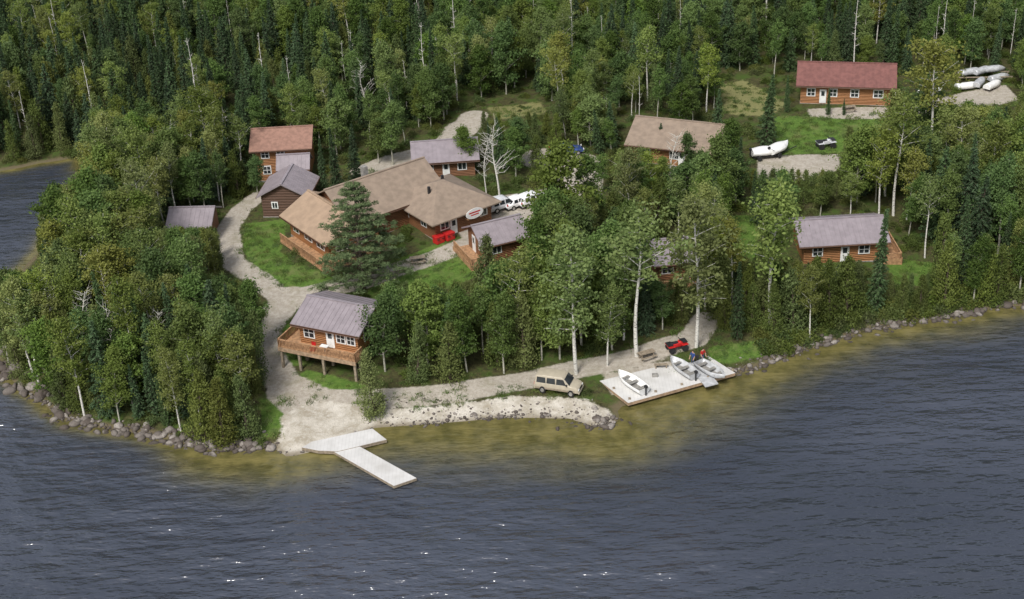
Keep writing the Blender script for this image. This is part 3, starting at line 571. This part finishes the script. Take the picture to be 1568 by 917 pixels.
def decid(kind,Hh,R,zb,nl,ncl,nleaf,size):
    t=TB(); tr=trunk(t,Hh,.0085*Hh+.02,.45)
    for i in range(nl):
        f_=(i+rng.random())/nl; z=Hh*(zb+(.93-zb)*f_); a=i*2.4+rng.uniform(-.5,.5)
        prof_=(math.sin(math.pi*min(1,.18+.82*f_)**.85)**.7)*.95+.12; L=R*prof_*rng.uniform(.5,1.25)
        sl=rng.uniform(.4,1.1); p0=tr(z); d=np.array([math.cos(a),math.sin(a),sl]); 
        pts=[p0+d*L*x+np.array([0,0,-.12*L*x*x]) for x in(0,.35,.7,1.)]
        t.tube(pts,[.028+.009*L,.022+.006*L,.016,.008],4)
        bs=rng.random()
        for j in range(ncl):
            x=rng.uniform(.3,1.08); c=p0+d*L*x+rng.normal(size=3)*[.28,.28,.28]*(.5+.25*L); sg=rng.uniform(.2,.42)
            n=int(nleaf*rng.uniform(.5,1.4)); cc=c+rng.normal(size=(n,3))*[sg,sg,sg*.75]
            o=cc-c; o/=np.linalg.norm(o,axis=1)[:,None]+1e-6
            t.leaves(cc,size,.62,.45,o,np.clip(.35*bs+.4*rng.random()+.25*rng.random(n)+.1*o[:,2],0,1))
    c=tr(Hh*.95); cc=c+rng.normal(size=(nleaf*2,3))*[.25,.25,.45]; t.leaves(cc,size,.62,.4)
    return t
def conifer(Hh,R,zb,step,size,droop,pw=.9,dens=1.):
    t=TB(); tr=trunk(t,Hh,.011*Hh+.03,.06,.99); z=Hh*zb
    while z<Hh*.985:
        f_=(z-Hh*zb)/(Hh*(1-zb)); L0=R*(1-f_)**pw*min(1,.55+f_*4)+.08; nb=int(5+3*(1-f_))
        for k in range(nb):
            a=2*math.pi*k/nb+rng.uniform(-.4,.4)+z*3; L=L0*rng.uniform(.6,1.25)
            if rng.random()<.08: continue
            p0=tr(z+rng.uniform(-.1,.1)); d=np.array([math.cos(a),math.sin(a),0]); rise=.25*(f_-.35)
            P=lambda x: p0+d*L*x+np.array([0,0,1])*(L*x*rise-droop*L*x*x)
            if L>.5: t.tube([P(0),P(.5),P(1)],[.03,.018,.006],4)
            n=int(max(6,L*26*dens)); x=rng.uniform(.08,1.03,n)**.75
            side=np.array([-d[1],d[0],0]); wv=rng.uniform(-1,1,n)*L*.26*(1.12-x)
            cc=np.stack([P(xx) for xx in x])+side*wv[:,None]*1.+rng.normal(size=(n,3))*[.04,.04,.06]; cc[:,2]-=np.abs(wv)*.25+rng.random(n)*.1
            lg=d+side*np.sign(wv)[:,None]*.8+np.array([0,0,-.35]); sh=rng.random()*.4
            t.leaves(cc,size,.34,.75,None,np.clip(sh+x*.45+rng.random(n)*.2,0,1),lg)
        z+=step*rng.uniform(.75,1.25)*(1-.45*f_)
    return t
def cedar(Hh,R):
    t=TB(); tr=trunk(t,Hh,.018*Hh+.03,.12,.95); n_=int(165*R*Hh/12); ph=rng.uniform(0,6,3)
    for i in range(n_):
        f_=rng.random()**1.15; z=Hh*(.04+.95*f_); a=rng.uniform(0,2*math.pi)
        lob=1+.25*math.sin(3*a+ph[0]+z*.7)+.18*math.sin(5*a+ph[1]-z*1.3)
        rr=R*lob*(1-f_)**.7*min(1,.7+f_*2)*rng.uniform(.5,1.08)+.05
        c=tr(z)+np.array([math.cos(a)*rr,math.sin(a)*rr,0]); n=int(rng.uniform(20,38)); sg=.16+.12*(1-f_)
        if rr>.7 and i%3==0: t.tube([tr(max(.2,z-.4*rr)),c],[.03,.01],4)
        o=np.array([math.cos(a),math.sin(a),.25]); cc=c+rng.normal(size=(n,3))*[sg,sg,sg*1.4]
        t.leaves(cc,.12,.5,.35,np.tile(o,(n,1)),np.clip(.1+.55*rng.random()+.3*rng.random(n),0,1),np.array([0,0,1.])+o*.5)
    return t
def pine(Hh,R):
    t=TB(); tr=trunk(t,Hh,.3,.2,.97); z=Hh*.08
    while z<Hh*.97:
        f_=z/Hh; L0=R*(1-f_**1.5)**1.0+.15
        for k in range(6):
            a=2*math.pi*k/6+rng.uniform(-.5,.5)+z*2; L=L0*rng.uniform(.65,1.15); p0=tr(z); d=np.array([math.cos(a),math.sin(a),.05+.4*f_]); 
            t.tube([p0,p0+d*L*.5,p0+d*L],[.07,.04,.012],4)
            for j in range(int(3+L*2.6)):
                x=rng.uniform(.3,1.05); c=p0+d*L*x+np.array([-d[1],d[0],0])*rng.uniform(-1,1)*L*.33*(1.1-x*.6)+[0,0,rng.uniform(-.05,.2)]
                n=32; o=rng.normal(size=(n,3)); o[:,2]=np.abs(o[:,2])*.8-.1; o/=np.linalg.norm(o,axis=1)[:,None]
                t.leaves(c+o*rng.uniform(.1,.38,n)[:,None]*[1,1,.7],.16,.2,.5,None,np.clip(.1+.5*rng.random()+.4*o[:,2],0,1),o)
        z+=rng.uniform(.55,.85)
    return t
def dead(Hh,nb=26,sp=1.,r=.13):
    t=TB(); tr=trunk(t,Hh,r,.7*sp)
    for i in range(nb):
        z=Hh*rng.uniform(.3,.97); a=rng.uniform(0,6.28); L=rng.uniform(.8,3.2)*(1.2-z/Hh)*sp; p=tr(z); d=np.array([math.cos(a),math.sin(a),rng.uniform(.4,1.1)]); e_=p+d*L; mid=p+d*L*.5+rng.normal(size=3)*.15*sp
        t.tube([p,mid,e_],[.045,.03,.012],4)
        for j in range(3): s_=p+d*L*rng.uniform(.4,.9); t.tube([s_,s_+(rng.normal(size=3)*.4+[0,0,.2])*sp+d*.5*sp],[.02,.008],4)
    return t
def shrub(R,n_):
    t=TB()
    for i in range(n_):
        a=rng.uniform(0,6.28); r=R*rng.random()**.6; z=R*.9*(1-(r/R)**2)*rng.uniform(.4,1.1)+.1; c=np.array([math.cos(a)*r,math.sin(a)*r,z])
        if i%2==0: t.tube([[0,0,-.1],c*.5+[0,0,.05],c],[.03,.02,.006],4)
        n=34; cc=c+rng.normal(size=(n,3))*[.2,.2,.16]; t.leaves(cc,.09,.6,.5,None,np.clip(.2+.5*rng.random()+.3*rng.random(n),0,1))
    return t
PR={}
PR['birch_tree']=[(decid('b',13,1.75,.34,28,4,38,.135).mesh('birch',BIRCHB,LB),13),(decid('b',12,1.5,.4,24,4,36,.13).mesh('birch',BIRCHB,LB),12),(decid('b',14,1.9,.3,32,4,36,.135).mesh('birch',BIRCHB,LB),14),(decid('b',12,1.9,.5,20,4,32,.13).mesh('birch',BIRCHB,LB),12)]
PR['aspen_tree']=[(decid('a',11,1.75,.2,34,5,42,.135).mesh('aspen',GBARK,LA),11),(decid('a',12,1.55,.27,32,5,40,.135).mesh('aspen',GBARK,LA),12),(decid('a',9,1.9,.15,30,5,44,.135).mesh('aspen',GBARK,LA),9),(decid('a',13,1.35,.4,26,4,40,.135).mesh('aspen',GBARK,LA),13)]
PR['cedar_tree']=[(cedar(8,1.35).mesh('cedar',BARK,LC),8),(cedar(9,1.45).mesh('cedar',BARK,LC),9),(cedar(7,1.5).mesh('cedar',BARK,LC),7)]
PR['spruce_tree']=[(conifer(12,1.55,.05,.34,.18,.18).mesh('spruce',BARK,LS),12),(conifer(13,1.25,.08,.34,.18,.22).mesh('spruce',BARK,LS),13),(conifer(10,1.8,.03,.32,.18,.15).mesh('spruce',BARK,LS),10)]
PR['pine_tree']=[(pine(12,5.0).mesh('pine',BARK,LP),12)]
PR['dead_birch_tree']=[(dead(12).mesh('deadb',BIRCHB,LB),12),(dead(10).mesh('deadb',BIRCHB,LB),10)]
PR['snag']=[(dead(13,12,.35,.1).mesh('snag',BIRCHB,LB),13)]
PR['shrub']=[(shrub(1.0,26).mesh('shrub',BARK,LU),1.),(shrub(.9,22).mesh('shrub',BARK,LU),1.)]
placed=[]
def tree(kind,x,y,h,idx=None,wide=1.):
    me,h0=PR[kind][idx if idx is not None else random.randrange(len(PR[kind]))]; s=h/h0
    o=bpy.data.objects.new(kind,me); COL.objects.link(o); o.location=(x,y,H(x,y)-.05); o.rotation_euler=(random.gauss(0,.035),random.gauss(0,.035),random.uniform(0,6.28)); k=s*wide*random.uniform(.88,1.15)
    if h<8 and kind in('birch_tree','aspen_tree'): k*=1.2
    o.scale=(k,k,s); placed.append((x,y)); return o
T=[('pine_tree',556,442,13.6),('cedar_tree',575,636,7.6),('spruce_tree',1172,224,10.5),('spruce_tree',1095,235,9.5),('spruce_tree',1340,478,13.2),('spruce_tree',1205,172,6),
('spruce_tree',1268,176,4.2),('spruce_tree',1292,176,2.6),('spruce_tree',497,300,8.5),('spruce_tree',520,318,11.5),('spruce_tree',545,290,9.5),('aspen_tree',602,252,9.5),('aspen_tree',580,250,7.5),
('dead_birch_tree',765,305,10.5),('dead_birch_tree',745,298,8),('aspen_tree',718,262,6.5),('aspen_tree',790,270,7.),('birch_tree',882,572,17),('birch_tree',975,545,16.5),('birch_tree',1066,532,18.5),('birch_tree',930,560,10),('birch_tree',955,520,13),
('birch_tree',1180,500,18),('birch_tree',1120,470,11),('birch_tree',795,545,13),('aspen_tree',860,390,14),('aspen_tree',840,420,11),('aspen_tree',905,360,11),('birch_tree',960,360,12),('birch_tree',1000,330,9),('dead_birch_tree',1030,300,8.5),
('birch_tree',1368,330,15),('birch_tree',1355,300,14),('birch_tree',1418,262,18),('aspen_tree',1410,225,11),('birch_tree',1505,345,14),('spruce_tree',1130,300,8.5),('spruce_tree',1010,240,5),('aspen_tree',920,300,6),('birch_tree',985,300,7),
('aspen_tree',1060,285,8),('aspen_tree',1100,330,11),('spruce_tree',1095,345,8),('cedar_tree',745,455,8),('cedar_tree',1270,500,8.6),('cedar_tree',1250,492,8),('cedar_tree',1295,490,7.5),
('spruce_tree',215,640,6.5),('spruce_tree',258,650,6),('spruce_tree',310,415,6),('aspen_tree',395,300,6),('dead_birch_tree',250,580,8.5),('dead_birch_tree',182,580,9),('dead_birch_tree',70,545,9),('dead_birch_tree',350,255,8),('dead_birch_tree',262,290,9),('birch_tree',130,640,12.5),('birch_tree',60,590,11),
('dead_birch_tree',565,175,8),('dead_birch_tree',140,560,9),('dead_birch_tree',330,540,8.5),('aspen_tree',1490,470,9),('cedar_tree',1500,462,7.5),('cedar_tree',1445,470,8),('aspen_tree',1560,455,10),('spruce_tree',1450,330,9),('cedar_tree',1185,515,6.5),('cedar_tree',1215,508,7.5),
('cedar_tree',380,668,7.2),('cedar_tree',345,680,8),('aspen_tree',372,590,10),('aspen_tree',395,535,9),('cedar_tree',315,672,7.5)]
for k,u,v_,h in T:
    p=W(u,v_); tree(k,p[0],p[1],h,wide=1.2 if k=='birch_tree' and h>14 else 1.)
# clearings and open views between the trees: (u0,v0,u1,v1,front_v)
G=[(428,455,592,592,572),(425,270,765,392,392),(402,256,480,332,332),(388,195,490,250,290),(635,225,735,272,272),(262,325,326,354,375),(722,338,802,402,404),(948,190,1098,235,265),(1003,366,1048,432,432),
(1218,342,1372,404,404),(1222,98,1390,160,162),(340,320,400,425,425),(370,345,470,440,445),(395,430,480,470,475),(390,520,450,640,650),(590,370,740,440,440),(752,295,832,322,322),(560,190,720,245,248),(1155,170,1290,265,265),(1400,105,1545,165,170),
(740,155,835,178,182),(1085,525,1195,555,556),(820,565,895,602,600),(1020,512,1050,540,540),(1000,545,1120,600,600),(1100,125,1225,165,170),(830,240,925,302,304),(1370,390,1410,425,430),(-60,255,38,420,262),(38,250,108,290,262),(1150,345,1215,400,404),(1295,170,1400,200,205)]
def fits(x,y,h,kind,crown=1.4):
    z=H(x,y); ub,vb=proj(x,y,z); ut,vt=proj(x,y,z+h); sc=F/((np.array([x,y,z])-CAM)@_f)
    for u0,v0,u1,v1,fv in G:
        if vb>fv-3 and min(ub,ut)-crown*sc<u1 and max(ub,ut)+crown*sc>u0 and vt<v1-6:
            h2=h*(vb-(v1-6))/(vb-vt)
            if h2<2.8: return 0
            h=min(h,h2); ut,vt=proj(x,y,z+h)
    return h
def free(x,y,tol=.25):
    if look(CD,x,y)<.9: return False
    if max(float(c) for c in cmasks(x,y))>tol: return False
    for fpn in footprints:
        if (fpn[:,0].min()-2<x<fpn[:,0].max()+2) and (fpn[:,1].min()-2<y<fpn[:,1].max()+2) and sdist(fpn,[x],[y])[0]>-1.0: return False
    return True
def fill(uvs,n,kinds,hr,md,tries=12):
    poly=Wp(uvs); x0,y0=poly.min(0); x1,y1=poly.max(0); c=0
    for _ in range(n*tries):
        if c>=n: break
        x=random.uniform(x0,x1); y=random.uniform(y0,y1)
        if any((x-a)**2+(y-b)**2<md*md for a,b in placed): continue
        if sdist(poly,[x],[y])[0]<0 or not free(x,y): continue
        k=random.choices([k_ for k_,_w in kinds],[w_ for _k,w_ in kinds])[0]; h=random.uniform(*hr)*(.72 if k=='cedar_tree' else 1)*(1.12 if k=='birch_tree' else 1)
        h=fits(x,y,h,k)
        if h<2.8: continue
        if h<6 and k in('birch_tree','aspen_tree'): k='cedar_tree'
        tree(k,x,y,h); c+=1
mixL=[('aspen_tree',4),('cedar_tree',4),('birch_tree',3.5),('spruce_tree',2)]
fill([(-15,540),(0,570),(100,645),(200,658),(320,685),(405,682),(400,600),(385,560),(380,500),(335,420),(335,340),(250,340),(128,290),(95,350),(30,440)],260,mixL,(8.,12.3),1.5)
fill([(590,606),(760,590),(900,565),(1000,540),(1060,520),(1010,440),(740,430),(640,440),(590,490)],88,[('aspen_tree',5),('cedar_tree',4),('birch_tree',2),('spruce_tree',.8)],(8.5,12.),1.9)
fill([(1040,520),(1150,520),(1240,522),(1340,495),(1450,475),(1600,455),(1650,400),(1380,420),(1300,425),(1200,425),(1010,440)],100,[('aspen_tree',3.5),('cedar_tree',4.5),('birch_tree',3),('spruce_tree',2.)],(7.5,12.5),1.9)
fill([(790,350),(1000,330),(1210,310),(1220,430),(1000,440),(790,430)],52,[('aspen_tree',4),('cedar_tree',2),('birch_tree',3.5),('spruce_tree',1)],(6.5,11),2.5)
fill([(900,260),(1150,270),(1210,290),(1200,340),(900,345)],34,[('aspen_tree',5),('birch_tree',2.5),('spruce_tree',1)],(5.5,9.),2.5)
fill([(1290,235),(1400,205),(1700,190),(1800,430),(1650,440),(1400,400),(1370,340),(1210,330),(1210,290),(1290,270)],165,[('aspen_tree',5),('birch_tree',3.5),('spruce_tree',2.5),('cedar_tree',1)],(8,13),2.0)
fill([(128,262),(128,290),(250,340),(340,330),(385,300),(385,250),(330,235)],65,[('aspen_tree',4),('birch_tree',3.5),('spruce_tree',2),('cedar_tree',1)],(7,11),1.8)
fill([(440,240),(560,245),(640,215),(700,180),(560,175),(440,190)],26,[('aspen_tree',4),('birch_tree',1),('spruce_tree',3)],(6,9),2.2)
fill([(725,262),(820,262),(940,250),(940,200),(820,205),(740,225)],26,[('aspen_tree',5),('spruce_tree',1)],(5,8),2.1)
# ------------------------------------------------------------ massed forest and undergrowth (face instancers)
def instancer(name,me,pts):
    v=[];f=[]
    for x,y,z,s,a in pts:
        o=len(v)
        for k in range(4):
            t=a+math.pi/4+k*math.pi/2; v.append((x+s*math.cos(t)*.7071,y+s*math.sin(t)*.7071,z))
        f.append((o,o+1,o+2,o+3))
    p=new(name,v,f,GROUND); p.instance_type='FACES'; p.use_instance_faces_scale=True; p.instance_faces_scale=1; p.show_instancer_for_render=False; p.show_instancer_for_viewport=False
    c=bpy.data.objects.new(name+'_unit',me); COL.objects.link(c); c.parent=p
nF=42000
X=rng.uniform(-200,225,nF); Y=rng.uniform(168,440,nF)
D=look(CD,X,Y); g_,r_,s_,f_=cmasks(X,Y); ok=(D>1.5)&(np.maximum.reduce([g_,r_,s_,f_])<.2)
for fpn in footprints: ok&=sdist(fpn,X,Y)<-1
bound=Wp([(-900,380),(-300,300),(118,262),(250,238),(330,232),(400,230),(440,185),(560,178),(640,200),(690,175),(740,150),(840,146),(860,200),(930,190),(1110,205),(1110,180),(1080,118),(1150,108),(1225,135),(1232,118),(1400,118),(1550,105),(1580,190),(1800,190),(2100,300)])
poly=np.concatenate([bound,[(2000,600),(2000,3000),(-2000,3000),(-2000,600)]])
ok&=sdist(poly,X,Y)>0
Z=look(CH,X,Y)
cell={}; pts={}; kinds=['aspen_tree','birch_tree','spruce_tree','cedar_tree','snag']; cnt=0; MD=1.95
for i in np.nonzero(ok)[0]:
    x,y=X[i],Y[i]; key=(int(x//MD),int(y//MD)); md=MD if y<330 else 2.9
    if any((x-a)**2+(y-b)**2<md*md for dx in(-1,0,1) for dy in(-1,0,1) for a,b in cell.get((key[0]+dx,key[1]+dy),())): continue
    c=.5+.5*math.sin(x*.065+1.2)*math.cos(y*.06+.5); left=1/(1+math.exp((x+22)/14))
    wts=[.3+1.3*(1-left)*(.4+c),.2+.2*c,.5+1.6*left*(1.2-c)+.35*(1-c),.15+.5*left,.16]
    k=random.choices(kinds,wts)[0]; h=random.uniform(6.5,12.)*(.75 if k=='cedar_tree' else 1)*(.8 if x>10 and k=='aspen_tree' else 1)*(1.1 if k=='snag' else 1)
    h=fits(x,y,h,k) if y<260 else h
    if h<2.8: continue
    cell.setdefault(key,[]).append((x,y)); cnt+=1
    j=random.randrange(len(PR[k])); h0=PR[k][j][1]; pts.setdefault((k,j),[]).append((x,y,Z[i]-.1,h/h0,random.uniform(0,6.28)))
for (k,j),l in pts.items(): instancer('distant_forest_'+k.replace('_tree',''),PR[k][j][0],l)
print('forest',cnt,'trees',len(placed))
nU=11000; X=rng.uniform(-85,130,nU); Y=rng.uniform(100,290,nU); D=look(CD,X,Y); g_,r_,s_,f_=cmasks(X,Y); ok=(D>.5)&(np.maximum.reduce([g_,r_,s_])<.15)
for fpn in footprints: ok&=sdist(fpn,X,Y)<-.3
Z=look(CH,X,Y); u1=[];u2=[]
for i in np.nonzero(ok)[0]: (u1 if random.random()<.5 else u2).append((X[i],Y[i],Z[i]-.05,random.uniform(.3,1.0)*(1 if f_[i]<.3 else .4),random.uniform(0,6.28)))
for _ in range(1500):   # shoreline scrub on the right bank
    s0=shore[random.randrange(len(shore)-1)]; us,vs=proj(s0[0],s0[1],0)
    if us<1185 or us>1650: continue
    x=s0[0]+random.gauss(0,1.4); y=s0[1]+random.uniform(.8,4.5)
    if look(CD,x,y)>.7: (u1 if random.random()<.5 else u2).append((x,y,H(x,y)-.1,random.uniform(.6,1.4),random.uniform(0,6.28)))
instancer('undergrowth',PR['shrub'][0][0],u1); instancer('undergrowth',PR['shrub'][1][0],u2)
t=TB(); n=60; c=rng.normal(size=(n,3))*[.3,.3,.03]; c[:,2]=abs(c[:,2])+.08; t.tube([[0,0,-.05],[0,0,.05]],[.01,.01],4); t.leaves(c,.13,.18,.1,None,rng.random(n),np.array([0,0,1.]))
GT=t.mesh('grass_tuft',BARK,leafmat('grass_blades',(.08,.145,.028),(.15,.225,.05),(.2,.21,.075)))
nU=28000; X=rng.uniform(-70,120,nU); Y=rng.uniform(105,250,nU); D=look(CD,X,Y); g_,r_,s_,f_=cmasks(X,Y); ok=(D>.5)&((r_>.2)|(f_>.2)|((g_>.03)&(g_<.5)))&(s_<.4)
ok|=(D>1.5)&(s_>.1)&(s_<.7)&(rng.random(nU)<.5)
for fpn in footprints: ok&=sdist(fpn,X,Y)<-.9
Z=look(CH,X,Y); instancer('lawn_grass',GT,[(X[i],Y[i],Z[i],random.uniform(.5,1.2),random.uniform(0,6.28)) for i in np.nonzero(ok)[0]])
# ------------------------------------------------------------ shoreline boulders
bm=bmesh.new(); bmesh.ops.create_icosphere(bm,subdivisions=2,radius=1); bv_=np.array([v.co[:] for v in bm.verts]); bf_=np.array([[v.index for v in f.verts] for f in bm.faces]); bm.free()
RV=[];RF=[];cc_=[];no=0
def rock(x,y,s,z=None):
    global no
    k=bv_.copy(); 
    for _ in range(5):
        d=rng.normal(size=3); d/=np.linalg.norm(d); h=rng.uniform(.45,.85); pr=k@d; k-=np.outer(np.maximum(0,pr-h),d)*.85
    k*=rng.uniform(.6,1.3,3)*[1,1,.75]; a=rng.uniform(0,6.28); R_=np.array([[math.cos(a),-math.sin(a),0],[math.sin(a),math.cos(a),0],[0,0,1]]); k=k@R_.T*s
    zz=H(x,y) if z is None else z; RV.append(k+[x,y,max(zz,-.2)+s*.15]); RF.append(bf_+no); cc_.append(np.full(len(k),rng.random())); no+=len(k)
sh_=np.array(shore)
def along(uv0,uv1,n,smin,smax,spread):
    a=Wz(*uv0); b=Wz(*uv1); ia=np.argmin(((sh_-a)**2).sum(1)); ib=np.argmin(((sh_-b)**2).sum(1)); seg=sh_[ia:ib+1]
    if len(seg)<2: return
    dens=rng.random(len(seg))**.7
    for _ in range(n):
        i=random.randrange(len(seg)-1); t=random.random()
        if random.random()>dens[i]+.25: continue
        p=seg[i]*(1-t)+seg[i+1]*t; d=seg[i+1]-seg[i]; d/=np.linalg.norm(d)+1e-9; o=random.gauss(.15,spread)
        rock(p[0]-d[1]*o,p[1]+d[0]*o,smin+(smax-smin)*random.random()**3.5)
along((5,470),(100,645),460,.12,.75,.8); along((100,645),(415,685),950,.1,.6,.6); along((415,685),(575,655),80,.06,.25,.5); along((560,658),(870,641),340,.05,.3,.55)
along((870,641),(950,640),230,.08,.5,.9); along((1120,577),(1240,538),260,.08,.42,.7); along((1230,538),(1440,488),560,.08,.45,.6); along((1440,488),(1900,415),650,.1,.65,.7)
for _ in range(200): p=W(random.uniform(560,920),random.uniform(610,650)); rock(p[0],p[1],random.uniform(.04,.16))
me=mk('shore_rocks',np.concatenate(RV),np.concatenate(RF)); a=me.attributes.new('lc','FLOAT','POINT'); a.data.foreach_set('value',np.concatenate(cc_).astype(np.float32))
q=N('granite'); geo=q.n('ShaderNodeNewGeometry').outputs['Position']; at=q.n('ShaderNodeAttribute',attribute_name='lc')
c=q.mix(q.math('POWER',at.outputs['Fac'],2.),(.075,.060,.050),(.32,.29,.26)); c=q.mix(q.ramp(q.noise(5,4,geo),.4,.7,0,.6),c,(.10,.08,.065))
zz=q.n('ShaderNodeSeparateXYZ',{0:geo}).outputs[2]; c=q.mix(q.ramp(zz,.02,.22,.75,0),c,(.035,.028,.02))
me.materials.append(q.fin(q.n('ShaderNodeBsdfPrincipled',{'Base Color':c,'Roughness':.85,'Normal':q.n('ShaderNodeBump',{'Height':q.noise(8,4,geo),'Strength':.5,'Distance':.06})})))
o=bpy.data.objects.new('shore_rocks',me); COL.objects.link(o)
# ------------------------------------------------------------ light
SUN_EL=math.radians(52); SUN_AZ=math.radians(205)
to=Vector((math.sin(SUN_AZ)*math.cos(SUN_EL),math.cos(SUN_AZ)*math.cos(SUN_EL),math.sin(SUN_EL)))
sl=bpy.data.lights.new('sun','SUN'); sl.energy=2.95; sl.angle=math.radians(14); sl.color=(1,.97,.925); so=bpy.data.objects.new('sun',sl); COL.objects.link(so); so.rotation_euler=to.to_track_quat('Z','Y').to_euler(); so.location=(0,0,150)
wd=bpy.data.worlds.new("World"); scene.world=wd; wd.use_nodes=True; nt=wd.node_tree; bg=nt.nodes['Background']
sk=nt.nodes.new('ShaderNodeTexSky'); sk.sky_type='NISHITA'; sk.sun_disc=False; sk.sun_elevation=SUN_EL; sk.sun_rotation=SUN_AZ; sk.dust_density=3; sk.air_density=1.
hs=nt.nodes.new('ShaderNodeHueSaturation'); hs.inputs['Saturation'].default_value=.5
nt.links.new(sk.outputs[0],hs.inputs['Color']); nt.links.new(hs.outputs[0],bg.inputs[0]); bg.inputs[1].default_value=.15
scene.view_settings.view_transform='Standard'; scene.view_settings.look='None'; scene.view_settings.exposure=0
